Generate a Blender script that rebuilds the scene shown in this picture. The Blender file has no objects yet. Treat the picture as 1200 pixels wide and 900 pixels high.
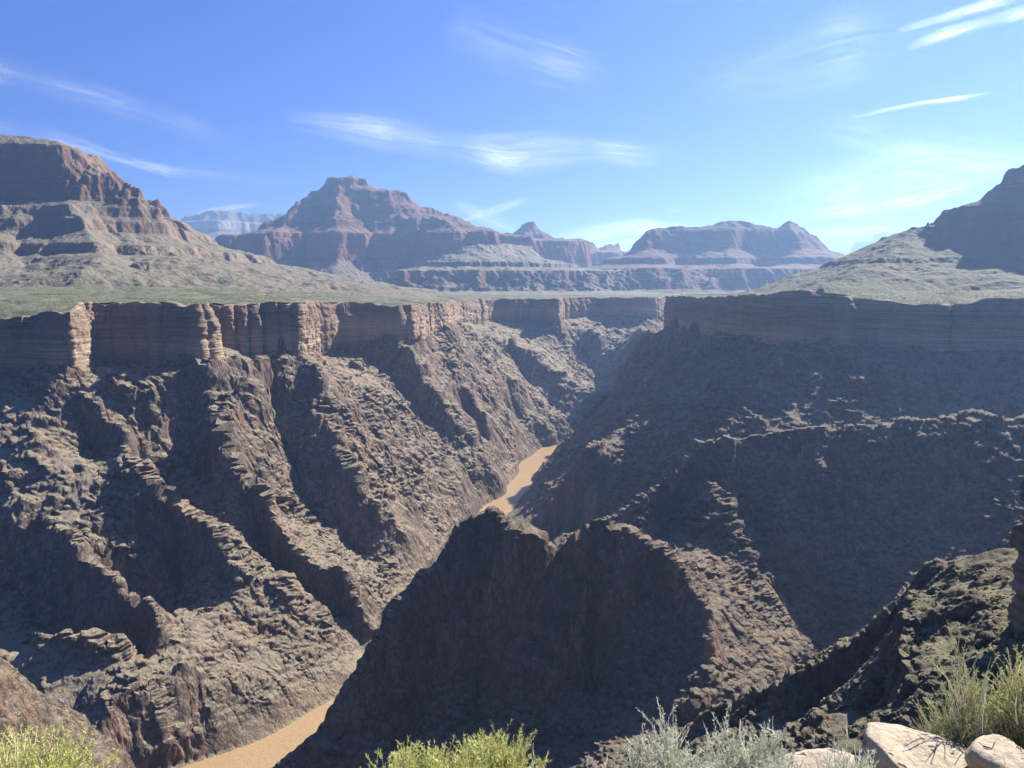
import bpy, math, random, time
import numpy as np
from math import radians as R
T0 = time.time()
Q = 1.25                       # mesh quality factor
rng = np.random.default_rng(7)
random.seed(7)
F, PITCH = 870.0, R(7.5)
CP, SP = math.cos(PITCH), math.sin(PITCH)
scene = bpy.context.scene
col = scene.collection
SUN_AZ, SUN_EL = R(48), R(38)     # azimuth to the right of the view direction (+Y)
SUN_DIR = np.array([math.sin(SUN_AZ)*math.cos(SUN_EL), math.cos(SUN_AZ)*math.cos(SUN_EL), math.sin(SUN_EL)])

def at(px, py, Y):
    """pixel of the 1200x900 photograph at depth Y -> world point (camera at the origin)"""
    u = (px-600)/F; v = (py-450)/F
    k = Y/(CP - v*SP)
    return (u*k, Y, (-SP - v*CP)*k)
def pix(x, y, z):
    d = y*CP - z*SP
    return 600 + F*x/d, 450 - F*(y*SP + z*CP)/d

# ------------------------------------------------------------------ noise
TILE2 = rng.random((512, 512)).astype(np.float32)
TILE3 = rng.random((64, 64, 64)).astype(np.float32)
def n2(x, y):
    """value noise in [-1,1]"""
    xi = np.floor(x); yi = np.floor(y)
    fx = (x-xi); fy = (y-yi)
    fx = fx*fx*fx*(fx*(fx*6-15)+10); fy = fy*fy*fy*(fy*(fy*6-15)+10)
    i = xi.astype(np.int32) & 511; j = yi.astype(np.int32) & 511
    i1 = (i+1) & 511; j1 = (j+1) & 511
    a = TILE2[i, j]; b = TILE2[i1, j]; c = TILE2[i, j1]; d = TILE2[i1, j1]
    return ((a*(1-fx)+b*fx)*(1-fy) + (c*(1-fx)+d*fx)*fy)*2-1
def n3(x, y, z):
    xi = np.floor(x); yi = np.floor(y); zi = np.floor(z)
    fx = x-xi; fy = y-yi; fz = z-zi
    fx = fx*fx*(3-2*fx); fy = fy*fy*(3-2*fy); fz = fz*fz*(3-2*fz)
    i = xi.astype(np.int32) & 63; j = yi.astype(np.int32) & 63; k = zi.astype(np.int32) & 63
    i1 = (i+1) & 63; j1 = (j+1) & 63; k1 = (k+1) & 63
    T = TILE3
    a = (T[i,j,k]*(1-fx)+T[i1,j,k]*fx)*(1-fy) + (T[i,j1,k]*(1-fx)+T[i1,j1,k]*fx)*fy
    b = (T[i,j,k1]*(1-fx)+T[i1,j,k1]*fx)*(1-fy) + (T[i,j1,k1]*(1-fx)+T[i1,j1,k1]*fx)*fy
    return (a*(1-fz)+b*fz)*2-1
def rot(x, y, a):
    return x*math.cos(a)-y*math.sin(a), x*math.sin(a)+y*math.cos(a)
def fbm2(x, y, wl, octs, gain=0.5, ridged=False, seed=0):
    out = 0; amp = 1; tot = 0
    for o in range(octs):
        a, b = rot(x, y, 0.7*o+seed)
        v = n2(a/wl+seed*17.3+o*31.7, b/wl+seed*5.1+o*11.1)
        if ridged: v = 1-2*np.abs(v)
        out = out + amp*v; tot += amp; amp *= gain; wl *= 0.5
    return out/tot
def n3l(x, y, z):
    """faceted (linear) 3D noise: angular rock faces instead of soft swells"""
    xi = np.floor(x); yi = np.floor(y); zi = np.floor(z); fx = x-xi; fy = y-yi; fz = z-zi
    i = xi.astype(np.int32) & 63; j = yi.astype(np.int32) & 63; k = zi.astype(np.int32) & 63
    i1 = (i+1) & 63; j1 = (j+1) & 63; k1 = (k+1) & 63; T = TILE3
    a = (T[i,j,k]*(1-fx)+T[i1,j,k]*fx)*(1-fy) + (T[i,j1,k]*(1-fx)+T[i1,j1,k]*fx)*fy
    b = (T[i,j,k1]*(1-fx)+T[i1,j,k1]*fx)*(1-fy) + (T[i,j1,k1]*(1-fx)+T[i1,j1,k1]*fx)*fy
    return (a*(1-fz)+b*fz)*2-1
def crags(x, y, z, wl, octs, gain):
    out = 0; amp = 1.
    for o in range(octs):
        a, b = rot(x, y, 1.1*o+.4); c, d = rot(b, z, .5+.8*o)
        out = out+amp*(1-2.2*np.abs(n3l(a/wl+o*3.7, c/wl+o*9.1, d/wl+o*5.3))); amp *= gain; wl *= .5
    return out
def saw(t): 
    f = t-np.floor(t); return np.where(f < .82, f/.82, (1-f)/.18)
def fbm3(x, y, z, wl, octs, gain=0.5, ridged=False, seed=0.0):
    out = 0; amp = 1; tot = 0
    for o in range(octs):
        a, b = rot(x, y, 0.9*o+seed)
        v = n3(a/wl+seed*7.3+o*3.7, b/wl+seed*3.1+o*9.1, z/wl+o*5.3+seed)
        if ridged: v = 1-2*np.abs(v)
        out = out + amp*v; tot += amp; amp *= gain; wl *= 0.5
    return out/tot

# ------------------------------------------------------------------ grids
class Grid:
    def __init__(s, x0, x1, y0, y1, res):
        s.x0, s.y0, s.res = x0, y0, res
        s.nx = int(round((x1-x0)/res))+1; s.ny = int(round((y1-y0)/res))+1
    def xy(s):
        return np.meshgrid(s.x0+np.arange(s.nx)*s.res, s.y0+np.arange(s.ny)*s.res, indexing='ij')
def bil(g, A, x, y):
    fx = np.clip((x-g.x0)/g.res, 0, g.nx-1.001); fy = np.clip((y-g.y0)/g.res, 0, g.ny-1.001)
    i = fx.astype(np.int32); j = fy.astype(np.int32); fx = fx-i; fy = fy-j
    return (A[i,j]*(1-fx)+A[i+1,j]*fx)*(1-fy)+(A[i,j+1]*(1-fx)+A[i+1,j+1]*fx)*fy
def bic(g, A, x, y):
    """Catmull-Rom sample (smooth upsampling)"""
    fx = np.clip((x-g.x0)/g.res, 1, g.nx-2.001); fy = np.clip((y-g.y0)/g.res, 1, g.ny-2.001)
    i = fx.astype(np.int32); j = fy.astype(np.int32); fx = fx-i; fy = fy-j
    def w(t): return (-.5*t+t*t-.5*t**3, 1-2.5*t*t+1.5*t**3, .5*t+2*t*t-1.5*t**3, -.5*t*t+.5*t**3)
    wx, wy = w(fx), w(fy); out = 0
    for a in range(4):
        r = 0
        for b in range(4): r = r + A[i+a-1, j+b-1]*wy[b]
        out = out + r*wx[a]
    return out
def densify(pts, step):
    pts = np.array(pts, float); out = []
    for a, b in zip(pts[:-1], pts[1:]):
        n = max(1, int(np.hypot(*(b-a)[:2])/step))
        t = np.arange(n)[:, None]/n
        out.append(a*(1-t)+b*t)
    out.append(pts[-1:]); return np.concatenate(out)
def solve(g, pts, iters=(400, 250, 160, 100, 60), init=None):
    """harmonic surface through scattered constraint points (x,y,z), coarse to fine"""
    pts = np.asarray(pts, float); H = init
    levels = len(iters)
    for L in range(levels-1, -1, -1):
        f = 2**L; r = g.res*f
        nx = (g.nx-1)//f+2; ny = (g.ny-1)//f+2
        i = np.rint((pts[:,0]-g.x0)/r).astype(int); j = np.rint((pts[:,1]-g.y0)/r).astype(int)
        ok = (i>=0)&(i<nx)&(j>=0)&(j<ny)
        k = i[ok]*ny+j[ok]
        cnt = np.bincount(k, minlength=nx*ny).reshape(nx, ny)
        sm = np.bincount(k, weights=pts[ok,2], minlength=nx*ny).reshape(nx, ny)
        m = cnt > 0; val = np.where(m, sm/np.maximum(cnt,1), 0)
        if H is None or L == levels-1:
            H = np.full((nx, ny), pts[:,2].mean())
        else:
            U = np.repeat(np.repeat(H, 2, 0), 2, 1)
            U = U[:nx, :ny] if U.shape[0]>=nx and U.shape[1]>=ny else np.pad(U, ((0,max(0,nx-U.shape[0])),(0,max(0,ny-U.shape[1]))), mode='edge')[:nx,:ny]
            H = U
        H = np.where(m, val, H)
        for it in range(iters[levels-1-L]*1):
            P = np.pad(H, 1, mode='edge')
            N = (P[:-2,1:-1]+P[2:,1:-1]+P[1:-1,:-2]+P[1:-1,2:])*.25
            H = np.where(m, val, H+1.0*(N-H))
    return H[:g.nx, :g.ny]
def inside(poly, x, y):
    x = np.asarray(x); y = np.asarray(y); c = np.zeros(x.shape, bool)
    n = len(poly)
    for a in range(n):
        x1, y1 = poly[a][:2]; x2, y2 = poly[(a+1) % n][:2]
        if y1 == y2: continue
        m = ((y1 > y) != (y2 > y)) & (x < (x2-x1)*(y-y1)/(y2-y1)+x1)
        c ^= m
    return c
def erode(g, H, batches, n, steps, k, hold=None, seed=1, carry=2.0):
    """gullies: drops roll downhill and carve where it is steep, settle where it is flat"""
    r = np.random.default_rng(seed)
    nx, ny = H.shape; H = H.copy()
    W = np.ones_like(H) if hold is None else hold
    for b in range(batches):
        x = r.random(n)*(nx-6)+3; y = r.random(n)*(ny-6)+3
        dx = np.zeros(n); dy = np.zeros(n); sed = np.zeros(n)
        D = np.zeros(nx*ny)
        gx, gy = np.gradient(H, g.res)
        for s in range(steps):
            i = x.astype(np.int32); j = y.astype(np.int32)
            u = x-i; v = y-j; k0 = i*ny+j
            def sm(A):
                A = A.ravel()
                return (A[k0]*(1-u)+A[k0+ny]*u)*(1-v)+(A[k0+1]*(1-u)+A[k0+ny+1]*u)*v
            sx = sm(gx); sy = sm(gy)
            sl = np.hypot(sx, sy)+1e-6
            dx = dx*.35-sx/sl*.65; dy = dy*.35-sy/sl*.65
            q = np.hypot(dx, dy)+1e-6
            cap = carry*np.clip(sl, 0, 1.4)
            e = (cap-sed)*k*np.clip(sl*2, .1, 1)
            e = np.where(e < 0, e*.3, e)
            sed += e
            for kk, w in ((k0, (1-u)*(1-v)), (k0+ny, u*(1-v)), (k0+1, (1-u)*v), (k0+ny+1, u*v)):
                D -= np.bincount(kk, weights=e*w, minlength=nx*ny)
            x = np.clip(x+dx/q, 1, nx-3); y = np.clip(y+dy/q, 1, ny-3)
        H += D.reshape(nx, ny)*W
    return H
def thermal(H, res, tmax, it):
    for _ in range(it):
        for ax in (0, 1):
            d = np.diff(H, axis=ax)
            e = np.clip(np.abs(d)-tmax*res, 0, None)*np.sign(d)*.25
            if ax == 0: H[:-1] += e; H[1:] -= e
            else: H[:, :-1] += e; H[:, 1:] -= e
    return H
print('core', round(time.time()-T0, 1))

# ------------------------------------------------------------------ materials
def mat(name):
    m = bpy.data.materials.new(name); m.use_nodes = True
    nt = m.node_tree; nt.nodes.clear()
    o = nt.nodes.new('ShaderNodeOutputMaterial'); p = nt.nodes.new('ShaderNodeBsdfPrincipled')
    p.inputs['Roughness'].default_value = .95; p.inputs['Specular IOR Level'].default_value = .15
    nt.links.new(p.outputs[0], o.inputs[0])
    return m, nt, p
class NT:
    """tiny helper for node building"""
    def __init__(s, nt): s.nt = nt
    def n(s, t, **kw):
        q = s.nt.nodes.new(t)
        for k, v in kw.items(): setattr(q, k, v)
        return q
    def l(s, a, b): s.nt.links.new(a, b)
    def val(s, sock, v):
        if hasattr(v, 'is_linked') or isinstance(v, bpy.types.NodeSocket): s.l(v, sock)
        else: sock.default_value = v
    def math(s, op, a, b=0.0, clamp=False):
        q = s.n('ShaderNodeMath', operation=op, use_clamp=clamp); s.val(q.inputs[0], a); s.val(q.inputs[1], b); return q.outputs[0]
    def mix(s, f, a, b, mode='MIX'):
        q = s.n('ShaderNodeMix', data_type='RGBA', blend_type=mode); s.val(q.inputs[0], f); s.val(q.inputs[6], a); s.val(q.inputs[7], b); return q.outputs[2]
    def pos(s):
        return s.n('ShaderNodeNewGeometry')
    def mapping(s, v, sc):
        q = s.n('ShaderNodeMapping'); s.l(v, q.inputs[0]); q.inputs['Scale'].default_value = sc; return q.outputs[0]
    def noise(s, v, scale, detail=6, rough=.6, dist=0):
        q = s.n('ShaderNodeTexNoise'); s.l(v, q.inputs['Vector']); q.inputs['Scale'].default_value = scale
        q.inputs['Detail'].default_value = detail; q.inputs['Roughness'].default_value = rough; q.inputs['Distortion'].default_value = dist; return q.outputs[0]
    def ramp(s, f, stops, interp='LINEAR'):
        q = s.n('ShaderNodeValToRGB'); s.l(f, q.inputs[0]); cr = q.color_ramp; cr.interpolation = interp
        while len(cr.elements) < len(stops): cr.elements.new(.5)
        for e, (p, c) in zip(cr.elements, stops):
            e.position = p; e.color = (c, c, c, 1) if isinstance(c, (int, float)) else (*c, 1)
        return q.outputs[0]
    def rng(s, v, a, b, c=0., d=1.):
        q = s.n('ShaderNodeMapRange'); s.l(v, q.inputs[0])
        for k, w in zip((1,2,3,4), (a,b,c,d)): q.inputs[k].default_value = w
        return q.outputs[0]
    def bump(s, h, strength, dist, p):
        q = s.n('ShaderNodeBump'); q.inputs['Strength'].default_value = strength; q.inputs['Distance'].default_value = dist
        s.l(h, q.inputs['Height']); s.l(q.outputs[0], p.inputs['Normal']); return q

def schist_material(name, rock_a, rock_b, pink, soil, soil_amt, lo=.55, hi=.8, sc=1.0):
    m, nt, p = mat(name); w = NT(nt); geo = w.pos(); P = geo.outputs['Position']
    nz = w.n('ShaderNodeSeparateXYZ'); w.l(geo.outputs['Normal'], nz.inputs[0])
    st = w.mapping(P, (1, 1, .45))
    big = w.noise(P, .012*sc, 5, .6); mid = w.noise(st, .13*sc, 10, .75, .2); fin = w.noise(st, .55*sc, 6, .7)
    c = w.mix(w.ramp(mid, [(.35, 0.), (.68, 1.)]), (*rock_a, 1), (*rock_b, 1))
    veins = w.noise(w.mapping(P, (1.3, .8, .25)), .035*sc, 9, .7, 1.2)
    c = w.mix(w.math('MULTIPLY', w.ramp(veins, [(.535, 0.), (.61, 1.)]), w.ramp(big, [(.38, .1), (.6, 1.)])), c, (*pink, 1))
    stn = w.noise(w.mapping(P, (1, 1, .22)), .028*sc, 9, .72, .3)
    c = w.mix(w.math('MULTIPLY', w.ramp(stn, [(.52, 0.), (.66, .8)]), w.ramp(w.noise(P, .3*sc, 5, .7), [(.3, .35), (.6, 1.)])), c, (rock_b[0]*1.55, rock_b[1]*1.2, rock_b[2]*.95, 1))
    c = w.mix(w.ramp(stn, [(.34, .65), (.46, 0.)]), c, (rock_a[0]*.7, rock_a[1]*.7, rock_a[2]*.75, 1))
    c = w.mix(w.rng(fin, .3, .7, .0, .45), c, w.mix(.5, c, (.03, .025, .025, 1)))
    slope = w.math('ADD', nz.outputs[2], w.math('MULTIPLY', w.math('SUBTRACT', w.noise(P, .06*sc, 6, .65), .5), .55))
    sm = w.math('MULTIPLY', w.rng(slope, lo, hi), soil_amt)
    scrub = w.ramp(w.noise(P, .8*sc, 4, .8), [(.47, 0.), (.56, 1.)])
    sc_ = w.mix(w.math('MULTIPLY', scrub, .5), (*soil, 1), (.075, .085, .05, 1))
    rub = w.noise(P, 1.1*sc, 4, .8)
    sc_ = w.mix(w.rng(rub, .4, .7, 0, .5), sc_, (.30, .27, .22, 1))
    c = w.mix(sm, c, sc_)
    vo = w.n('ShaderNodeTexVoronoi', feature='DISTANCE_TO_EDGE'); vv = w.n('ShaderNodeVectorMath', operation='ADD'); q_ = w.n('ShaderNodeVectorMath', operation='SCALE')
    nc = w.n('ShaderNodeTexNoise'); w.l(P, nc.inputs['Vector']); nc.inputs['Scale'].default_value = .12*sc; nc.inputs['Detail'].default_value = 4
    w.l(nc.outputs['Color'], q_.inputs[0]); q_.inputs['Scale'].default_value = 9/sc; w.l(st, vv.inputs[0]); w.l(q_.outputs[0], vv.inputs[1])
    w.l(vv.outputs[0], vo.inputs['Vector']); vo.inputs['Scale'].default_value = .16*sc
    jn = w.math('MULTIPLY', w.rng(vo.outputs['Distance'], .0, .12, .55, 0.), w.math('SUBTRACT', 1.0, w.math('MULTIPLY', sm, .8)))
    c = w.mix(jn, c, (.022,.018,.017, 1))
    w.l(c, p.inputs['Base Color'])
    h = w.math('ADD', w.math('MULTIPLY', mid, 2.4), w.math('MULTIPLY', fin, .9))
    h = w.math('ADD', h, w.math('MULTIPLY', rub, .35)); h = w.math('ADD', h, w.math('MULTIPLY', w.math('MINIMUM', vo.outputs['Distance'], .3), 1.1))
    w.bump(h, 1.0, 1.6/sc, p)
    return m

def strata_material(name, stops, zlo, zhi, soil=(.22,.21,.16), soil_lo=.5, soil_hi=.8, nsc=1.0, line=.35, bump=2.0, soil_amt=1.0, scrub_c=(.085,.095,.06)):
    """stops: [(z, colour)...] beds by height; soil and scrub lie on the gentle slopes"""
    m, nt, p = mat(name); w = NT(nt); geo = w.pos(); P = geo.outputs['Position']
    nz = w.n('ShaderNodeSeparateXYZ'); w.l(geo.outputs['Normal'], nz.inputs[0])
    pz = w.n('ShaderNodeSeparateXYZ'); w.l(P, pz.inputs[0])
    zdark = None
    wob = w.math('MULTIPLY', w.math('SUBTRACT', w.noise(P, .006*nsc, 4, .6), .5), (zhi-zlo)*.05)
    z = w.math('ADD', pz.outputs[2], wob)
    c = w.ramp(w.rng(z, zlo, zhi), [((a-zlo)/(zhi-zlo), b) for a, b in stops])
    beds = w.noise(w.mapping(P, (.012, .012, 1)), .3*nsc, 6, .8)
    c = w.mix(w.math('MULTIPLY', w.ramp(beds, [(.44, 1.), (.51, 0.)]), line*1.35), c, w.mix(.55, c, (.035, .025, .022, 1)))
    stain = w.noise(w.mapping(P, (1, 1, .12)), .045*nsc, 7, .65, .3)
    c = w.mix(w.rng(stain, .45, .75, 0, .55), c, w.mix(.5, c, (.06, .04, .035, 1)))
    fin = w.noise(P, .5*nsc, 6, .7)
    c = w.mix(w.rng(fin, .35, .7, 0, .25), c, (.22, .18, .14, 1)); c = w.mix(1.0, c, (.82, .78, .76, 1), 'MULTIPLY')
    slope = w.math('ADD', nz.outputs[2], w.math('MULTIPLY', w.math('SUBTRACT', w.noise(P, .04*nsc, 6, .65), .5), .4))
    scrub = w.ramp(w.noise(P, .35*nsc, 3, .75), [(.45, 0.), (.6, 1.)])
    sc_ = w.mix(w.math('MULTIPLY', scrub, .7), (*soil, 1), (*scrub_c, 1))
    patch = w.ramp(w.noise(P, .015*nsc, 5, .6), [(.4, 0.), (.65, 1.)])
    sc_ = w.mix(w.math('MULTIPLY', patch, .35), sc_, (.20, .15, .115, 1))
    c = w.mix(w.math('MULTIPLY', w.rng(slope, soil_lo, soil_hi), soil_amt), c, sc_)
    w.l(c, p.inputs['Base Color'])
    h = w.math('ADD', w.math('MULTIPLY', beds, 1.5), w.math('ADD', w.math('MULTIPLY', stain, .8), w.math('MULTIPLY', fin, .5)))
    w.bump(h, 1.0, bump, p)
    return m

# ------------------------------------------------------------------ object helpers
def tag(o, label, cat=None, group=None, kind=None):
    o['label'] = label
    if cat: o['category'] = cat
    if group: o['group'] = group
    if kind: o['kind'] = kind
    return o
def mesh_np(name, V, Fq, material, smooth=True, parent=None, nside=4):
    V = np.ascontiguousarray(V, np.float32); Fq = np.ascontiguousarray(Fq, np.int32)
    me = bpy.data.meshes.new(name)
    me.vertices.add(len(V)); me.vertices.foreach_set('co', V.ravel())
    n = Fq.shape[0]; k = Fq.shape[1]
    me.loops.add(n*k); me.loops.foreach_set('vertex_index', Fq.ravel())
    me.polygons.add(n); me.polygons.foreach_set('loop_start', np.arange(0, n*k, k, dtype=np.int32))
    try: me.polygons.foreach_set('loop_total', np.full(n, k, np.int32))
    except Exception: pass
    me.update(calc_edges=True)
    me.polygons.foreach_set('use_smooth', np.full(n, smooth, bool))
    if isinstance(material, (list, tuple)):
        for q in material: me.materials.append(q)
    else: me.materials.append(material)
    o = bpy.data.objects.new(name, me); col.objects.link(o)
    if parent: o.parent = parent
    return o
def grid_faces(n, m, mask=None):
    idx = np.arange(n*m).reshape(n, m)
    f = np.stack([idx[:-1,:-1], idx[1:,:-1], idx[1:,1:], idx[:-1,1:]], -1)
    f = f.reshape(-1, 4)
    return f if mask is None else f[mask.ravel()]
def compact(V, Fq):
    used = np.unique(Fq); mp = np.zeros(len(V), np.int64); mp[used] = np.arange(len(used))
    return V[used], mp[Fq]
def normals_of(Pm):
    a = np.gradient(Pm, axis=0); b = np.gradient(Pm, axis=1)
    n = np.cross(a, b); n /= np.linalg.norm(n, axis=2, keepdims=True)+1e-9
    return np.where(n[..., 2:] < 0, -n, n)

# ================================================================== THE GORGE
ZR = -400.0
NR = [(-150,900,380,450),(-60,930,376,446),(0,945,373,441),(38,950,372,438),(45,932,367,432),(62,922,365,430),(82,922,362,430),
      (90,960,358,428),(94,1010,356,420),(130,1032,355,437),(160,1032,355,436),(184,1020,355,428),(192,1038,354,425),(214,1012,355,422),
      (230,1000,356,420),(240,1015,357,415),(243,1062,355,415),(260,1070,354,405),(280,1085,353,410),(300,1100,353,410),(320,1112,353,405),
      (338,1125,353,405),(351,1135,354,405),(356,1180,355,412),(362,1420,355,425),(400,1490,355,412),(440,1520,355,398),(462,1520,356,390),
      (482,1540,356,398),(505,1680,355,393),(523,1740,355,378),(527,1840,354,380),(532,2150,352,380),(575,2400,351,378),(620,2450,350,376),
      (640,2440,350,374),(652,2380,350,373),(662,2500,350,374),(700,2600,349,374),(728,2560,349,368),(755,2550,348,366),(770,2580,348,368),(778,2720,347,367)]
SR = [(783,1700,347,376),(800,1600,348,379),(830,1450,348,383),(857,1350,347,386),(882,1270,345,391),(905,1190,343,398),(930,1150,341,401),(962,1160,343,400),
      (990,1150,346,403),(1003,1170,350,405),(1060,1130,357,408),(1106,1105,357,412),(1113,1135,357,412),(1130,1095,355,415),
      (1170,1085,352,412),(1200,1070,352,410),(1260,1040,352,410),(1400,930,352,420)]
def rimw(Rm):
    top = [at(p, t, Y) for p, Y, t, b in Rm]; bot = [at(p, b, Y) for p, Y, t, b in Rm]
    return top, bot
nt_, nb_ = rimw(NR); st_, sb_ = rimw(SR)
north_rim = nt_+[(700,2850,-40),(1000,2900,-40),(1500,2950,-40),(2600,3050,-40)]
north_base = nb_+[(700,2850,-120),(1000,2900,-120),(1500,2950,-120),(2600,3050,-120)]
south_back = [(2600,2500,-40),(1400,2350,-40),(900,2200,-35),(620,2020,-30),(430,1860,-20)]
near_rim = [(930,720,-14),(880,520,-12),(640,400,-10),(450,280,-9),(330,250,-9),(232,222,-9),(170,206,-9),(139,186,-10),(137,158,-10),(112,105,-9),(80,60,-8),(40,26,-7),(9,8.2,-4.5),(-9,7.6,-4.5),(-45,24,-8),(-105,55,-9),(-190,100,-10),(-280,150,-12),(-420,190,-14),(-720,160,-16),(-1500,120,-18)]
south_rim = south_back+st_+near_rim
def lower(p, d): return [(x, y, z-d) for x, y, z in p]
south_base = lower(south_back, 85)+sb_+[(x,y,z-(76 if y>60 else 40+y*.5)) for x,y,z in near_rim]
POLY_N = north_rim+[(2600,3600),(-3200,3600),(-3200,850)]
POLY_S = south_rim+[(-1600,-300),(2600,-300)]
river_c = [(-900,250),(-620,330),(-430,400),(-310,492),(-248,550),(-184,612),(-140,660),(-108,740),(-100,850),(-92,950),(-78,1060),(-62,1180),(-32,1290),(5,1400),(24,1520),(52,1680),(105,1800),(165,1880),(260,1970),(400,2110),(560,2280),(750,2440),(1000,2560),(1500,2680),(2600,2800)]

G = Grid(-1400, 1500, 0, 3400, 3.2)
GX, GY = G.xy()
main = []     # (group, pts)
def add(gr, pts): main.append((gr, [at(*p) if len(p) == 3 else p[:3] for p in pts]))
def addw(gr, pts): main.append((gr, [tuple(p) for p in pts]))
addw('north', north_base); addw('right', lower(south_back,85)+sb_); addw('near', [(x,y,z-(76 if y>60 else 40+y*.5)) for x,y,z in near_rim])
# river bed and banks
rc = np.array(densify([(x,y,0) for x,y in river_c], 8))[:, :2]
tg = np.gradient(rc, axis=0); tg /= np.linalg.norm(tg, axis=1, keepdims=True); nrm = np.stack([-tg[:,1], tg[:,0]], 1)
hw = np.interp(rc[:,1], [500,720,900,1300,1700], [40,38,25,20,26])+4*np.sin(np.arange(len(rc))*.11)+5*np.sin(np.arange(len(rc))*.31)
RIV = [np.column_stack([rc+nrm*(f*hw)[:,None], np.full(len(rc), z)]) for f, z in ((0,ZR-9),(.6,ZR-7),(-.6,ZR-7),(1.0,ZR+.5),(-1.0,ZR+.5))]
# right wall: crest of the spur that hides the river, and its lower spur
add('right', [(785,378,1680),(776,402,1660),(757,430,1640),(735,455,1640),(700,485,1640),(680,505,1660),(655,527,1700)])
add('right', [(860,392,1330),(835,420,1290),(800,452,1230),(745,498,1180),(712,520,1130),(687,534,1090),(662,572,1110),(640,598,1160),(620,612,1200)])
add('right', [(760,455,1480),(730,480,1430),(690,520,1390),(655,560,1350),(635,585,1320)])
add('right', [(930,405,1130),(900,440,1080),(865,480,1030),(830,520,980),(800,560,940),(760,600,930),(720,620,960),(690,630,1000)])
add('right', [(1010,412,1120),(975,450,1060),(950,480,1020),(915,520,960)])
add('right', [(1130,420,1060),(1150,470,980),(1130,520,900)])
addw('right', [(60,1120,-396),(180,960,-350),(300,890,-300),(450,860,-262),(650,850,-215),(800,800,-150)])
# middle ridge across the right half
add('middle', [(1480,505,720),(1330,500,740),(1260,497,760),(1200,493,765),(1165,494,770),(1140,487,780),(1112,489,785),(1080,497,790),(1040,500,800),(990,503,800),(940,505,800),(900,511,800),(870,515,800),(850,514,800),(830,520,800),(800,548,790),(770,575,780),(745,600,765),(722,618,750)])
add('middle', [(828,563,768),(845,590,748),(857,614,728),(885,680,676),(915,725,640),(935,760,610),(950,792,570)])
add('middle', [(850,575,770),(880,630,735),(908,685,700),(940,735,665),(964,777,635)])
add('middle', [(990,560,765),(1000,640,715),(995,720,665),(980,775,635)])
add('middle', [(1060,560,750),(1080,620,705),(1060,700,650),(1030,750,620)])
add('middle', [(1160,560,730),(1190,640,660),(1180,700,600)])
add('middle', [(745,640,700),(790,670,640),(830,740,585),(855,790,545),(870,830,525)])
add('middle', [(964,777,635),(945,815,560),(870,840,515)])
addw('middle', [at(870,830,520),(80,470,-335),(0,470,-350),(-90,470,-372),(-170,470,-392),(-215,500,-399)])
# the pyramid in the middle and its eastern half
add('pyramid', [(575,600,620),(560,606,622),(545,620,625),(520,650,615),(490,690,592),(450,740,570),(420,790,555),(395,830,546),(370,860,540),(345,885,536),(322,903,530)])
add('pyramid', [(575,597,620),(590,606,615),(605,614,612),(620,622,610),(640,634,612),(650,652,622)])
add('pyramid', [(600,612,608),(612,660,605),(622,720,590),(632,790,566),(636,850,545),(640,900,528)])
add('pyramid', [(540,650,612),(520,720,600),(505,790,575),(490,850,553),(470,900,530)])
add('pyramid', [(566,640,612),(565,720,600),(562,800,572),(558,880,548)])
add('pyramid', [(650,656,632),(657,678,642),(668,715,644),(680,760,634),(694,820,610),(702,880,582)])
add('pyramid', [(650,652,622),(665,640,614),(682,620,610),(700,611,612),(720,616,612),(740,626,612),(768,641,604),(800,671,588),(818,695,577),(830,722,565),(831,770,545),(827,800,528),(815,835,505)])
add('pyramid', [(700,611,612),(716,680,596),(730,740,578),(740,800,556),(745,860,536)])
add('pyramid', [(768,641,604),(782,700,588),(792,760,562),(796,820,530)])
add('pyramid', [(745,640,700)])
addw('pyramid', [(-30,700,-268),(-70,740,-345),(-85,790,-392)]); addw('pyramid', [(20,645,-232),(40,760,-285),(20,900,-350),(-25,1000,-392)])
addw('pyramid', [(95,625,-225),(140,720,-262),(190,820,-300)])
# near ridge on the right
add('near', [(1255,652,235),(1215,654,238),(1180,656,242),(1150,660,248),(1130,663,253),(1105,666,258),(1090,670,262),(1078,684,262),(1066,700,262),(1050,712,264),(1020,742,266),(990,760,270),(968,780,274),(940,798,282),(900,816,292),(875,826,298),(850,832,304),(820,846,308),(795,866,312),(765,890,316),(740,915,318)])
add('near', [(1068,702,250),(1062,730,228),(1062,760,206),(1078,790,188),(1095,830,172)])
add('near', [(1180,700,212),(1172,740,190),(1152,780,172)])
add('near', [(1040,760,262),(1025,810,260),(1010,860,258),(1000,900,256)])
add('near', [(1048,800,225),(1034,850,215),(1024,900,205)])
add('near', [(905,850,291),(900,895,289)])
add('near', [(968,812,273),(960,850,271),(950,895,268)])
add('near', [(860,862,303),(850,900,300)])
addw('near', [(200,140,-80),(120,130,-100),(60,170,-135),(30,230,-190),(-20,300,-255),(-40,380,-330)])
addw('near', [(0,90,-85),(-10,180,-150),(-60,300,-260)])
# near ridge at the lower left
addw('near_left', [(-250,160,-88),at(-90,740,205),at(-30,765,232),at(0,788,250),at(30,812,262),at(50,826,270),at(85,843,280),at(112,866,288),at(135,888,294),at(155,915,298)])
addw('near_left', [at(-60,840,190),at(0,850,215),at(60,885,240)])
addw('near_left', [(-180,130,-95),(-150,200,-160),(-130,280,-240),(-150,380,-340)])

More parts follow.
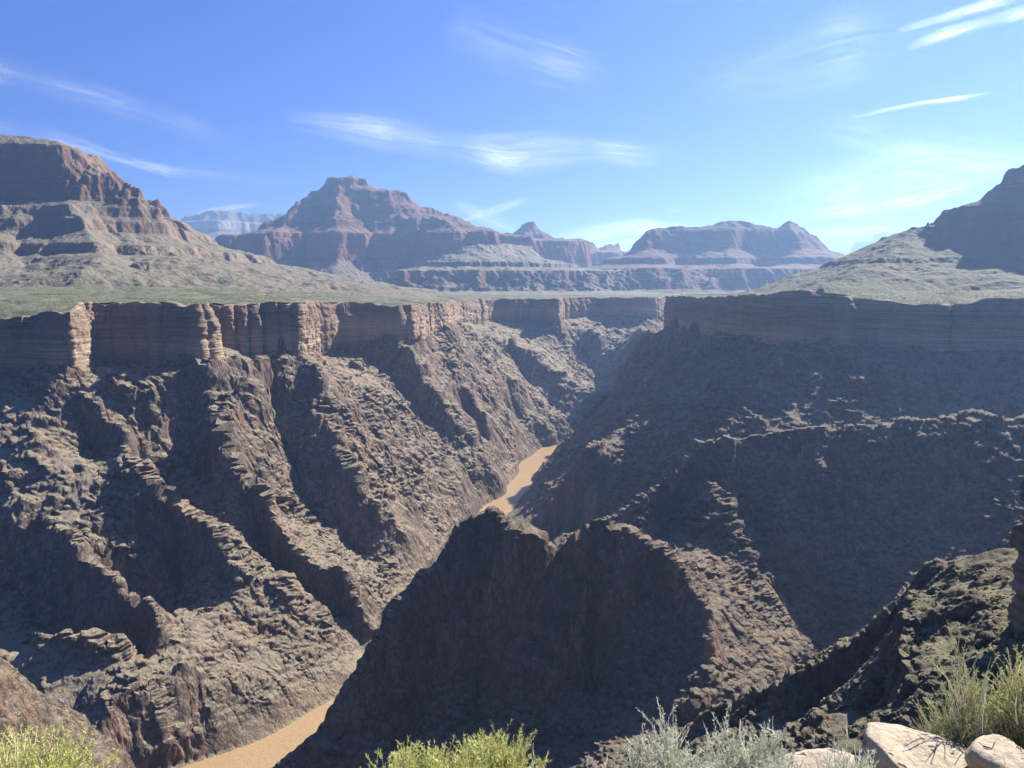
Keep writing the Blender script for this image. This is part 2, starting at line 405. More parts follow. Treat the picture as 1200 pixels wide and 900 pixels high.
# ------- pass 1
def cpts(lines, step=3.0):
    out = []
    for i_, (g_, p) in enumerate(lines):
        if len(p) < 2: continue
        D_ = densify(p, step)
        if g_ in ('middle', 'pyramid'):
            t_ = np.cumsum(np.r_[0, np.hypot(*np.diff(D_[:,:2], axis=0).T)]); D_[:,2] += np.clip((D_[:,2]-ZR-10)/30, 0, 1)*(n2(t_/19+i_*5.5, t_*0+i_)*3.2+np.abs(n2(t_/7+i_*3.5, t_*0+i_))*2.4-1)
        out.append(D_)
    return np.concatenate(out)
edge = [np.column_stack([np.full(120, x), np.linspace(0,3400,120), np.full(120, -120.)]) for x in (-1400,)]
C1 = np.concatenate([cpts(main)]+RIV)
inN = inside(POLY_N, GX, GY); inS = inside(POLY_S, GX, GY); INP = inN | inS
C1P = np.column_stack([GX[INP][::1], GY[INP][::1], np.zeros(INP.sum())])
H1 = solve(G, C1)
print('solve1', round(time.time()-T0, 1))
# ------- pass 2: spurs and gullies of the left wall, given as offsets from the mean wall
def hit(px, py, H):
    d = np.array(at(px, py, 1000.0))/1000.0
    ys = np.arange(430, 3000, 3.0)
    xs, zs = d[0]*ys, d[2]*ys
    below = (bil(G, H, xs, ys) > zs) & ~inside(POLY_S, xs, ys)
    k = np.argmax(below)
    return ys[k] if below.any() else None
left = [
 [(60,452,14),(150,447,16),(230,430,14),(310,425,16)],
 [(300,438,14),(270,470,22),(250,502,34),(277,548,42),(324,600,44),(370,657,44),(416,709,36),(445,733,20)],
 [(228,450,-8),(225,500,-22),(240,560,-34),(262,605,-38),(300,640,-32),(345,690,-26),(390,735,-16),(430,770,-8)],
 [(98,462,14),(144,525,34),(185,571,42),(231,600,46),(260,640,48),(300,675,42),(324,692,38),(360,745,30),(404,819,14)],
 [(160,560,-26),(175,620,-36),(205,680,-44),(205,740,-46),(170,790,-46),(150,850,-40)],
 [(214,715,16),(222,745,30),(214,785,44),(208,840,46),(206,880,40)],
 [(300,740,22),(310,800,24),(300,855,14)],
 [(0,560,14),(60,600,20),(75,652,26),(130,690,38),(160,708,44),(187,732,48)],
 [(55,690,-14),(100,722,-26),(150,745,-34),(190,770,-40)],
 [(40,740,28),(100,738,44),(150,768,48),(156,800,44),(120,850,34)],
 [(40,505,22),(60,535,30),(70,570,24)],[(98,500,-8),(105,535,-18),(130,560,-22)],
 [(0,650,-20),(25,700,-34),(60,780,-36),(100,830,-30)],
 [(350,412,12),(365,450,32),(376,484,42),(400,530,44),(430,580,42),(470,630,36),(500,670,24)],
 [(318,425,-14),(325,470,-34),(340,530,-44),(365,590,-44),(410,645,-36),(455,695,-18)],
 [(373,407,10),(417,427,26),(453,460,32),(473,493,38),(500,513,38),(537,550,36),(543,583,18)],
 [(395,455,-12),(430,510,-18),(470,565,-18),(510,615,-10)],
 [(440,395,14),(487,403,40),(503,437,46),(507,460,52),(537,493,50),(567,547,46),(577,560,38)],
 [(420,418,-22),(450,450,-40),(490,490,-40),(520,530,-32),(548,575,-10)],
 [(523,370,8),(550,383,34),(580,410,40),(603,450,44),(633,473,38),(660,500,18)],
 [(510,395,14),(530,430,34),(555,470,40),(580,510,40),(610,545,14)],
 [(498,405,-26),(525,460,-38),(560,510,-38),(585,550,-24)],
 [(545,405,-16),(575,450,-28),(610,500,-26),(635,530,-8)],
 [(597,397,44),(627,417,52),(660,440,56),(683,460,54),(682,490,20)],
 [(560,380,-30),(590,408,-50),(622,452,-44),(655,490,-14)],
 [(693,455,30),(707,467,28)],
 [(655,372,16),(690,388,44),(716,402,40),(735,430,60),(716,465,44)],
 [(705,378,16),(745,388,34),(775,396,16)],
 [(660,392,-40),(700,440,-60),(690,470,-20)],
]
det = []
for line in left:
    pts = []
    for px, py, off in line:
        Y = hit(px, py, H1)
        if Y is None: continue
        q = at(px, py, Y-off*(1.0 if px < 590 else 1.3)); dd = np.hypot(rc[:,0]-q[0], rc[:,1]-q[1]); k = int(np.argmin(dd))
        if dd[k] < hw[k]+5 or (q[1] < 900 and (rc[k,0]-q[0])*nrm[k,0]+(rc[k,1]-q[1])*nrm[k,1] > 0): continue
        pts.append(q)
    if len(pts) > 1:
        D_ = densify(pts, 9); t_ = np.cumsum(np.r_[0, np.hypot(*np.diff(D_[:,:2], axis=0).T)]); e_ = np.clip(np.minimum(t_, t_[-1]-t_)/25, 0, 1)
        sd = len(det)*7.7
        for a_, am_ in ((0, 15), (1, 15), (2, 6)): D_[:,a_] += e_*am_*(n2(t_/42+sd, t_*0+a_*3.3+sd)+.5*n2(t_/17+sd, t_*0+a_*5.1))
        det.append(('north', [tuple(q) for q in D_]))
alllines = main+det
C2 = np.concatenate([cpts(alllines)]+RIV)
HS = solve(G, C2)
# plateau surface
pc = [densify(north_rim, 6), densify(south_rim, 6)]
ex = []
for x in range(-3200, 2600, 150):
    for y in (3250, 3400): ex.append((x, y, -38))
    if x < -500: ex += [(x, 2200, 5), (x, 2800,-20)]
HP = solve(G, np.concatenate(pc+[np.array(ex, float), np.array([(600,1900,-5),(1400,1500,10),(1400,1200,0),(700,1450,2),(1000,1450,6),(1400,600,-8),(700,300,-6.),(-500,1400,-14),(-900,1400,-8),(-1300,1400,-5),(-450,1700,-8),(-900,1700,12),(-1300,1700,18)])]))
print('solve2', round(time.time()-T0, 1))
# river distance, group map
def dist_to(pts, X, Y, res_pts=12):
    pts = np.asarray(pts)[:, :2]; out = np.full(X.shape, 1e9)
    return out
def rough(g, X, Y, H, inP, base_amp=1.0):
    rel = np.clip((H-ZR)/40, 0, 1)
    n = fbm2(X, Y, 70, 4, .55, ridged=True, seed=1)*9 + fbm2(X, Y, 190, 2, .5, seed=2)*7
    return H + n*rel*base_amp
HS0 = HS
HSn = rough(G, GX, GY, HS, INP)
hold = np.clip((HSn-(ZR+6))/25, 0, 1)*np.where(INP, 0, 1)
HSe = erode(G, HSn, 20, 15000, 70, .06, hold, seed=3, carry=3.0)
HSe = HSe+fbm2(GX, GY, 16, 2, .6, ridged=True, seed=6)*1.6*hold
HSe = np.maximum(HSe, ZR-9)
print('erode', round(time.time()-T0, 1))
# fine grid round the nearer ridges
GF = Grid(-380, 460, 130, 1010, 2.0)
FX, FY = GF.xy()
HF = solve(GF, np.concatenate([cpts(alllines, 1.5)]+RIV+[
    np.column_stack([a, b, bil(G, HS0, a, b)]) for a, b in ((FX[0],FY[0]),(FX[-1],FY[-1]),(FX[:,0],FY[:,0]),(FX[:,-1],FY[:,-1]))]), iters=(300,200,160,120,80))
HFn = rough(GF, FX, FY, HF, None, .75)+fbm2(FX, FY, 18, 3, .55, ridged=True, seed=5)*2.2*np.clip((HF-ZR)/40, 0, 1)
INF = inside(POLY_N, FX, FY) | inside(POLY_S, FX, FY)
HFe = erode(GF, HFn, 16, 9000, 90, .05, np.clip((HFn-(ZR+6))/25, 0, 1)*np.where(INF, 0, 1), seed=4, carry=1.6)
hf_ = np.clip((HFe-(ZR+6))/25, 0, 1)*np.where(INF, 0, 1)
HFe = HFe+fbm2(FX, FY, 8, 2, .6, ridged=True, seed=7)*.8*hf_
HFe = np.maximum(HFe, ZR-9)
print('fine', round(time.time()-T0, 1))
def h_slope(x, y):
    a = bic(G, HSe, x, y)
    w = np.clip(np.minimum(np.minimum(x+380, 460-x), np.minimum(y-130, 1010-y))/50, 0, 1)
    b = bic(GF, HFe, x, y)
    return a*(1-w)+b*w

def plateau_z(x, y):
    k = np.clip((y-400)/500, .15, 1)
    return bic(G, HP, x, y)+fbm2(x, y, 160, 5, .55, seed=8)*5.0*k-np.clip(.22-np.abs(fbm2(x, y, 150, 3, .5, seed=31)), 0, 1)*22*k+fbm2(x, y, 14, 3, .55, seed=9)*.9
# ------- mesh on a grid that follows the view's perspective (even detail in the picture, real places in the world)
NC = int(1180*Q); NRW = int(1500*Q)
uu = np.linspace(-.80, .80, NC)
yy = np.exp(np.linspace(math.log(128), math.log(3300), NRW))
MX = uu[:, None]*yy[None, :]*1.0; MY = np.broadcast_to(yy, MX.shape).copy()
pin_n = inside(POLY_N, MX, MY); pin_s = inside(POLY_S, MX, MY); pin = pin_n | pin_s
zs = h_slope(MX, MY)
zp = plateau_z(MX, MY)
MZ = np.where(pin, zp, zs)
PM = np.stack([MX, MY, MZ], -1)
PS = np.stack([MX, MY, zs], -1)
NM = normals_of(PS)
relr = np.clip((zs-(ZR+2))/14, 0, 1)*(~pin)
steep = np.clip((1-NM[...,2])*2.6, .32, 1.0)
zz = zs*.45
wx = n3(MX/31, MY/31, zz/31)*9; wy = n3(MX/29+9, MY/29, zz/31+5)*9
cr = crags(MX+wx*1.5, MY+wy*1.5, zs*.6, 64, 9, .60)*4.0
pl = n3(MX/45, MY/45, zs/45)*1.6
am = np.clip(fbm3(MX, MY, zz, 80, 2, .5, seed=4.)*2.6+.8, .5, 1.15)
sa = (MX*.80+MY*.30+zs*.42)
pm = np.clip(n3(MX/60+5, MY/60, zs/60)*2+.6, 0, 1)
vf = fbm2(MX+wx*.8, MY+wy*.8, 44, 5, .62, ridged=True, seed=17)+.15
cr = cr*.85+vf*5.2*np.clip((.86-NM[...,2])*4, 0, 1)
pm2 = np.clip(n3(MX/95+2, MY/95, zs/95)*2.4+.4, 0, 1)
cr = cr + saw((MX*.5+MY*.8+zs*.12)/27+pl*.8+n3(MX/16, MY/16, zs/40)*.9)*2.4*pm2 + saw(sa/13+pl+n3(MX/9, MY/9, zs/14)*1.2)*.7*pm + saw(sa/4.7+pl*2+n3(MX/5, MY/5, zs/9)*1.0)*.35*pm
crn = crags(MX, MY, zs*.7, 17, 7, .64)*1.5 + saw(sa/2.6+pl*3+n3(MX/3, MY/3, zs/5)*.4)*.35
crn *= np.where(NM[...,2] > .72, .55, 1.2)
wn = np.clip((430-MY)/90, 0, 1); cr = cr*(1-wn)+crn*wn/.62
sc_d = np.clip(MY/700, .62, 1.35)
PM = PM + NM*(cr*np.where(MY < 330, np.maximum(am, .7), am)*steep*relr*sc_d)[..., None]
print('mesh arrays', round(time.time()-T0, 1))
# group of every cell: nearest feature line
gid = {'north':0, 'right':1, 'middle':2, 'pyramid':3, 'near':4, 'near_left':5}
GC = Grid(-1400, 1500, 0, 3400, 16.0); cx, cy = GC.xy()
best = np.full(cx.shape, 1e18); lab = np.zeros(cx.shape, int)
for gr, pts in alllines:
    if len(pts) < 2: continue
    for p in densify(pts, 22):
        d = (cx-p[0])**2+(cy-p[1])**2; m = d < best; best[m] = d[m]; lab[m] = gid[gr]
# river splits left from the rest
side = np.zeros(cx.shape, bool)
polyriv_left = river_c+[(2600,3600),(-3200,3600),(-3200,200)]
sideN = inside(polyriv_left, cx, cy)
lab[sideN & (lab != 0)] = 0
r_ = (~sideN) & (lab == 0); lab[r_] = np.where(cy[r_] > 1050, 1, np.where(cy[r_] > 480, 3, 5))
ci = np.clip(np.rint((MX-GC.x0)/16), 0, GC.nx-1).astype(int); cj = np.clip(np.rint((MY-GC.y0)/16), 0, GC.ny-1).astype(int)
vl = lab[ci, cj]; vl = np.where(pin_n, 6, np.where(pin_s, 7, vl))
fl = vl[:-1, :-1]
# drop the stretched faces hidden inside the cliff bands
step_f = (pin[:-1,:-1] != pin[1:,:-1]) | (pin[:-1,:-1] != pin[1:,1:]) | (pin[:-1,:-1] != pin[:-1,1:])
fl = np.where(step_f, 99, fl)

M_gorge = schist_material('schist_rock', (.066,.05,.042), (.215,.165,.132), (.34,.21,.15), (.275,.222,.152), .9)
M_dark = schist_material('dark_schist_rock', (.075,.056,.046), (.19,.14,.11), (.34,.205,.135), (.25,.205,.14), .55, .6, .86)
M_near = schist_material('near_schist_rock', (.055,.041,.034), (.17,.128,.10), (.26,.17,.12), (.21,.20,.115), .75, .74, .92, sc=2.2)
def plateau_material():
    m, nt, p = mat('desert_plateau'); w = NT(nt); geo = w.pos(); P = geo.outputs['Position']
    a = w.noise(P, .012, 6, .6); b = w.noise(P, .13, 5, .7); c_ = w.noise(P, .5, 3, .8)
    c = w.mix(w.ramp(a, [(.35,0.),(.65,1.)]), (.125,.125,.08,1), (.175,.158,.11,1))
    g_m = w.noise(P, .045, 5, .75); c = w.mix(w.math('MULTIPLY', w.ramp(g_m, [(.44,0.),(.58,1.)]), .75), c, (.07,.08,.045,1)); c = w.mix(w.math('MULTIPLY', w.ramp(w.noise(P, .07, 4, .7), [(.56,0.),(.66,1.)]), .8), c, (.24,.20,.15,1))
    c = w.mix(w.math('MULTIPLY', w.ramp(b, [(.45,0.),(.62,1.)]), .6), c, (.085,.098,.055,1))
    c = w.mix(w.math('MULTIPLY', w.ramp(c_, [(.5,0.),(.62,1.)]), .55), c, (.05,.06,.032,1))
    w.l(c, p.inputs['Base Color']); w.bump(w.math('ADD', b, c_), 1.0, 1.2, p)
    return m
M_plat = plateau_material()
specs = {0:('canyon_wall', M_gorge, 'sunlit left wall of the inner gorge with brown schist spurs and shaded gullies'),
 1:('canyon_wall', M_dark, 'shaded right wall of the inner gorge below the far right cliff band'),
 2:('ridge', M_dark, 'long dark ridge with a thin sunlit crest across the right half of the gorge'),
 3:('rock_pyramid', M_dark, 'dark pointed double peaked rock spur rising from the river in the centre foreground'),
 4:('ridge', M_near, 'nearest right ridge with green scrubby sunlit shoulder below the cliff'),
 5:('ridge', M_gorge, 'near sunlit rocky spur in the lower left corner'),
 6:('plateau', M_plat, 'grey green flat plateau on the far side above the left cliff band'),
 7:('plateau', M_plat, 'grey green flat plateau on the right above the shaded cliff band')}
allf = grid_faces(NC, NRW).reshape(NC-1, NRW-1, 4)
PV = PM.reshape(-1, 3)
for k, (nm, m, lb) in specs.items():
    f = allf[fl == k]
    if len(f) == 0: continue
    V, f2 = compact(PV, f)
    tag(mesh_np(nm, V, f2, m, smooth=k >= 6), lb, kind='structure')
print('gorge mesh', round(time.time()-T0, 1))

# ------------------------------------------------------------------ cliff bands (Tapeats sandstone) swept along the rims
M_cliff = strata_material('banded_sandstone', [(-120,(.22,.165,.125)),(-95,(.44,.33,.24)),(-78,(.50,.385,.285)),(-62,(.34,.25,.185)),(-45,(.27,.195,.145)),(-28,(.34,.26,.195)),(-10,(.40,.33,.25))],
     -120, -10, soil=(.27,.22,.165), soil_lo=.72, soil_hi=.92, nsc=2.2, line=.6, bump=1.2)
def cliff(name, rim, label, step, rows, seed, amp=7.0, drop=10, out=5.0):
    top = np.array([p[:3] for p in rim]); P = densify(top, step)
    if np.cross(P[1,:2]-P[0,:2], [0,1]) is None: pass
    s = np.concatenate([[0], np.cumsum(np.hypot(*np.diff(P[:,:2], axis=0).T))])
    sm = P[:, :2].copy()
    kk = max(1, int(4/step))
    for _ in range(kk): sm[1:-1] = (sm[:-2]+2*sm[1:-1]+sm[2:])/4
    t = np.gradient(sm, axis=0); t /= np.linalg.norm(t, axis=1, keepdims=True)+1e-9
    n = np.stack([t[:,1], -t[:,0]], 1)            # the gorge lies to the right of the rim's direction
    for _ in range(int(14/step)): n[1:-1] = (n[:-2]+2*n[1:-1]+n[2:])/4
    n /= np.linalg.norm(n, axis=1, keepdims=True)+1e-9
    probe = sm+n*14
    zb = h_slope(probe[:,0], probe[:,1])-drop
    for _ in range(int(6/step)): zb[1:-1] = (zb[:-2]+2*zb[1:-1]+zb[2:])/4
    zt = plateau_z(sm[:,0], sm[:,1])+1.0+n2(s/23+seed, s*0+.5)*2.6-np.clip(np.abs(n2(s/31+seed*2, s*0+6))-.55, 0, 1)*9+n2(s/6+seed, s*0+3.5)*.7
    v = np.linspace(0, 1, rows)                  # 0 top .. 1 base
    S, Vv = np.meshgrid(s, v, indexing='ij')
    Z = zt[:,None]*(1-Vv)+zb[:,None]*Vv
    zone = (np.exp(-((sm[:,0]+365)/62)**2)*(sm[:,1] < 1250))[:,None] if seed == 2 else 0.
    def columns(lam, k):
        t = S/lam+n2(S/(lam*1.7)+k, Z*0+k)*.45+n2(S/40, Z/70+k)*.10; c_ = np.floor(t); f_ = t-c_
        return np.sqrt(np.clip(1-(2*f_-1)**2, 0, 1))*(.45+.75*TILE2[c_.astype(int) & 511, 9+int(k)])
    q1 = n2(S/60+seed*3, Z/420+seed)
    butt = columns(52, seed)*amp*(.8-.3*zone)+columns(19, seed+3)*(amp*.30+9*zone)+q1*amp*.5+n2(S/5+seed, Z/22)*amp*.06
    crack = -np.clip(.13-np.abs(n2(S/21+seed*9, Z/140+7)), 0, 1)*amp*3.2
    hh = (zt-zb)[:,None]
    depth = (zt[:,None]-Z)
    led = np.floor((Z+n2(S/60,Z*0+1)*2)/6.5+n2(S/90+1, Z/30)*.6)
    ledn = TILE2[(led.astype(int)) & 511, 40+int(seed)]*1.1 + n2(S/9+led*7.7, led*3.1)*.8
    fine = n2(S/30, Z/1.4)*.45+n2(S/2.2, Z/1.6)*.35
    rj = np.floor(Z/5.2+n2(S/50, Z*0+9)*.4); bj = np.floor(S/(7.5)+TILE2[rj.astype(int) & 511, 77]*3)
    fine = fine+(TILE2[bj.astype(int) & 511, rj.astype(int) & 511]-.5)*1.9
    rj = np.floor(Z/2.3+.3); bj = np.floor(S/3.1+TILE2[rj.astype(int) & 511, 78]*3)
    fine = fine+(TILE2[bj.astype(int) & 511, rj.astype(int) & 511]-.5)*.7
    batter = np.clip(1-np.floor(depth/2.4)*2.4/(hh*.26), 0, 1)*-6.5*(1+n2(S/27+seed,Z*0)) + np.clip((depth/hh-.8)/.2, 0, 1)*3.0
    off = out+butt+crack+ledn+fine+batter
    off = np.maximum(off, .2)
    X = sm[:,0][:,None]+n[:,0][:,None]*off; Y = sm[:,1][:,None]+n[:,1][:,None]*off
    # cap that reaches back over the plateau edge
    capx = sm[:,0]-n[:,0]*9; capy = sm[:,1]-n[:,1]*9
    capz = plateau_z(capx, capy)-.5
    cap2 = np.stack([sm[:,0]-n[:,0]*2, sm[:,1]-n[:,1]*2, zt+.3], 1)
    PMc = np.concatenate([np.stack([capx, capy, capz], 1)[:,None], cap2[:,None], np.stack([X, Y, Z], -1)], 1)
    o = mesh_np(name, PMc.reshape(-1,3), grid_faces(*PMc.shape[:2]), M_cliff)
    return tag(o, label, kind='structure')
iN1 = [i for i, p in enumerate(NR) if p[0] == 362][0]; iN2 = [i for i, p in enumerate(NR) if p[0] == 532][0]
cliff('cliff', north_rim[:iN1+1], 'tall sandstone cliff band with sunlit buttresses under the left plateau', 1.1, 90, 2, 8.0)
cliff('cliff', north_rim[iN1:iN2+1], 'shaded sandstone cliff band left of centre, ending in a square headland', 1.8, 60, 5, 6.0)
cliff('cliff', north_rim[iN2:len(nt_)+2], 'distant sandstone cliff band below the far plateau in the centre', 2.6, 40, 9, 8.0)
iS = len(south_back)
cliff('cliff', south_rim[iS-2:iS+len(st_)], 'shaded brown cliff band under the right hand plateau', 1.5, 70, 12, 6.0)
j0 = iS+len(st_)+4
cliff('cliff', south_rim[j0:j0+5], 'tall layered rock pillar cut by the right edge of the picture', .5, 170, 21, 5.0, drop=14, out=3.2)
print('cliffs', round(time.time()-T0, 1))

# ------------------------------------------------------------------ river
def river():
    off = np.linspace(-75, 75, 9)
    V = np.stack([rc[:,0][:,None]+nrm[:,0][:,None]*off, rc[:,1][:,None]+nrm[:,1][:,None]*off, np.full((len(rc), 9), ZR)], -1)
    m, nt, p = mat('muddy_water'); w = NT(nt); P = w.pos().outputs['Position']
    a = w.noise(P, .02, 4, .6); b = w.noise(P, .25, 5, .6)
    w.l(w.mix(a, (.27,.18,.09,1), (.33,.225,.12,1)), p.inputs['Base Color'])
    p.inputs['Roughness'].default_value = .3; p.inputs['Specular IOR Level'].default_value = .4
    rf = w.ramp(w.noise(P, .03, 6, .75, 1.5), [(.60,0.),(.68,.55)]); c0 = p.inputs['Base Color'].links[0].from_socket; w.l(w.mix(rf, c0, (.42,.33,.24,1)), p.inputs['Base Color'])
    w.bump(w.math('ADD', b, w.noise(P, .9, 4, .7)), .9, .6, p)
    o = mesh_np('river', V.reshape(-1,3), grid_faces(len(rc), 9), m)
    tag(o, 'muddy tan river winding at the bottom of the gorge', kind='structure')
river()

# ------------------------------------------------------------------ far plain
def plain():
    ys = np.exp(np.linspace(math.log(3240), math.log(26500), 160)); us = np.linspace(-.95, .95, 200)
    X = us[:,None]*ys; Y = np.broadcast_to(ys, X.shape)
    Z = -38.5+fbm2(X, Y, 700, 4, .5, seed=4)*5-np.clip(3300-Y, 0, 60)*.04
    o = mesh_np('ground', np.stack([X,Y,Z],-1).reshape(-1,3), grid_faces(*X.shape), M_plat)
    tag(o, 'flat grey green desert ground between the buttes', kind='structure')
plain()

# ================================================================== BUTTES AND MESAS
def tmap(h, bands):
    """terrace map: (h_in, h_out) pairs; steep pieces are cliffs"""
    a = np.array(bands, float); return np.interp(h, a[:,0], a[:,1])
def inv(z, bands):
    a = np.array(bands, float); return np.interp(z, a[:,1], a[:,0])
def landform(name, label, box, res, lines, bands, base, material, rows, ucols, seed, namp=(60, 180), ero=(8, 6000, 60, .1, 3.0), cliffnoise=1.0, poly=None):
    """lines: polylines of (px,py,Y) or ('w',x,y,z)"""
    g = Grid(*box, res); X, Y = g.xy()
    L = []
    for ln in lines:
        pts = []
        for p in ln:
            q = p[1:] if p[0] == 'w' else at(*p)
            pts.append((q[0], q[1], inv(q[2], bands)))
        L.append(densify(pts, res*.8) if len(pts) > 1 else np.array(pts))
    bi = inv(base, bands)
    B = [np.column_stack([a, b, np.full(a.shape, bi)]) for a, b in ((X[0],Y[0]),(X[-1],Y[-1]),(X[:,0],Y[:,0]),(X[:,-1],Y[:,-1]))]
    H = solve(g, np.concatenate(L+B), iters=(300,200,120,70))
    rel = np.clip((H-bi)/60, 0, 1)
    Hn = H + rel*(fbm2(X, Y, namp[1], 4, .5, ridged=True, seed=seed)*namp[0])
    Hn = erode(g, Hn, ero[0], ero[1], ero[2], ero[3], rel, seed=seed, carry=ero[4])
    x0, x1, y0, y1 = box
    u0, u1 = ucols
    n = int(rows[0]*Q); m = int(rows[1]*Q)
    ys = np.exp(np.linspace(math.log(y0), math.log(y1), m)); us = np.linspace(u0, u1, n)
    MX = us[:,None]*ys; MY = np.broadcast_to(ys, MX.shape).copy()
    Hm = bic(g, Hn, MX, MY)
    ins = (MX > x0+res) & (MX < x1-res)
    Hm = np.where(ins, Hm, bi)
    fl_ = (1-np.abs(fbm2(MX, MY, namp[1]*.28, 3, .55, seed=seed+1)))
    relm = np.clip((Hm-bi)/60, 0, 1)
    Hm = Hm + relm*(fbm2(MX, MY, namp[1]*.35, 4, .6, ridged=True, seed=seed+2)*namp[0]*.28*cliffnoise)
    bt = [(a+0*a, b) for a, b in bands]
    wob = fbm2(MX, MY, namp[1]*3, 2, .5, seed=seed+5)*namp[0]*.12
    Z = tmap(Hm, bands)+wob*relm
    PMl = np.stack([MX, MY, Z], -1)
    NN = normals_of(PMl)
    sc = (y0/1800.)
    d = fbm3(MX, MY, Z*.3, 26*sc, 3, .6, ridged=True, seed=seed)*2.6*sc
    PMl += NN*(d*relm)[..., None]
    Zf = PMl[..., 2]
    hid = (Z <= base+1.5)
    if poly: hid |= ((~inside(poly, MX, MY)) | (Z < bic(G, HP, MX, MY)-6)) & (MY < 3380)
    keep = ~(hid[:-1,:-1] & hid[1:,:-1] & hid[1:,1:] & hid[:-1,1:])
    f = grid_faces(n, m, keep); V, f = compact(PMl.reshape(-1,3), f)
    o = mesh_np(name, V, f, material)
    print(name, len(f), round(time.time()-T0, 1))
    return tag(o, label, kind='structure')

RED = (.21,.08,.052); DRED = (.13,.056,.04); SLOPE = (.15,.14,.10); TAN = (.27,.19,.135); CREAM = (.42,.36,.27)
# ---- left butte
mL = strata_material('left_butte_rock', [(-45,SLOPE),(60,(.20,.185,.14)),(82,(.25,.19,.14)),(118,(.27,.2,.145)),(128,(.2,.18,.14)),(150,(.24,.185,.14)),(205,(.25,.18,.13)),(222,(.23,.19,.15)),(245,(.22,.13,.095)),(330,(.24,.135,.10)),(430,(.21,.14,.105)),(470,(.2,.15,.11))],
     -45, 470, soil=(.15,.132,.096), soil_lo=.55, soil_hi=.8, nsc=1.0, line=.5, bump=2.0)
bL = [(-60,-60),(60,72),(80,83),(90,112),(110,126),(145,152),(157,186),(175,202),(188,228),(210,248),(258,420),(310,450),(400,480)]
YL = 2300
landform('butte', 'tall red walled butte with grey talus slopes at the left edge', (-2600, 100, 1450, 3700), 12, [
    [(-160,150,2400),(-60,154,2380),(0,158,2350),(40,163,2340),(70,168,2330),(85,180,2330),(110,200,2325),(140,222,2330),(165,237,2310),(186,247,2290)],
    [(186,247,2290),(190,272,2330),(215,290,2350),(240,305,2400),(280,318,2450),(330,331,2500),(360,338,2550)],
    [(-160,225,2240),(0,229,2240),(80,232,2245),(140,237,2255),(165,240,2265)],
    [(70,240,2190),(100,262,2080),(110,285,1980),(120,300,1850),(90,330,1620)],
    [(186,250,2290),(170,285,2180),(180,300,2080),(230,318,1950),(260,338,1750)],
    [(-60,245,2150),(-20,280,1980),(-40,310,1800),(-60,335,1600)],
    [(0,250,2150),(25,290,2030),(30,320,1850)],
    [(140,262,2200),(140,296,2080),(170,325,1850)],
    [(40,262,2150),(55,296,2000),(50,325,1780)],
    [('w',-2600,3200,300),('w',-1900,3000,420),('w',-1300,2800,300),('w',-1000,2700,120)],
  ], bL, -62, mL, (760, 900), (-.80, -.10), 11, namp=(13, 150), ero=(10, 6000, 60, .1, 2.2), poly=POLY_N)
# ---- central butte
mC = strata_material('central_butte_rock', [(-45,(.2,.18,.14)),(60,(.22,.19,.15)),(150,(.22,.17,.13)),(175,RED),(370,(.26,.125,.085)),(400,DRED),(520,(.2,.1,.07)),(560,RED),(640,(.17,.09,.065)),(700,(.22,.14,.1)),(760,(.3,.22,.16)),(790,(.24,.17,.13))],
     -45, 790, soil=(.16,.125,.09), soil_lo=.62, soil_hi=.9, nsc=.45, line=.6, bump=6.0, soil_amt=.4)
bC = [(-80,-80),(20,20),(40,50),(110,115),(150,160),(190,345),(290,400),(312,432),(400,510),(415,540),(520,640),(535,675),(600,720),(620,765),(700,800)]
landform('butte', 'great stepped red brown butte with a small flat summit left of centre', (-3000, 900, 3900, 7600), 22, [
    [(255,338,4900),(262,300,5150),(272,281,5350),(300,277,5450),(303,267,5500),(323,257,5500),(347,242,5500),(352,234,5500),(372,226,5500),(383,217,5500),(384,209,5500),(400,212,5500),(412,209,5500),(427,211,5500),(440,224,5500),(455,231,5500),(479,234,5500),(486,243,5500),(523,254,5520),(530,259,5520),(541,261,5550),(573,277,5600),(603,279,5700),(640,288,5800),(690,293,6000)],
    [(400,212,5450),(395,240,5250),(392,262,5050),(395,275,4900),(398,300,4750),(380,335,4400)],
    [(350,240,5400),(335,265,5150),(325,280,4950),(310,300,4800),(300,335,4500)],
    [(455,232,5450),(465,258,5250),(500,262,5050),(530,266,4950),(545,290,4900),(540,300,4700),(535,312,4600),(530,336,4350)],
    [(365,262,5300),(362,300,5000),(350,335,4800)],
    [(430,262,5300),(440,310,5000),(435,338,4800)],
    [(545,290,4900),(575,300,4800),(600,320,4700),(625,336,4600)],
    [(500,290,5200),(480,320,4950),(470,338,4750)],
    [(300,280,5200),(285,310,4950),(275,325,4800)],
    [('w',-2700,6800,0),('w',-1500,6300,500),('w',-600,6300,450),('w',400,6500,200)],
  ], bC, -62, mC, (560, 1000), (-.46, .14), 23, namp=(60, 420), ero=(9, 6000, 50, .1, 7.0))
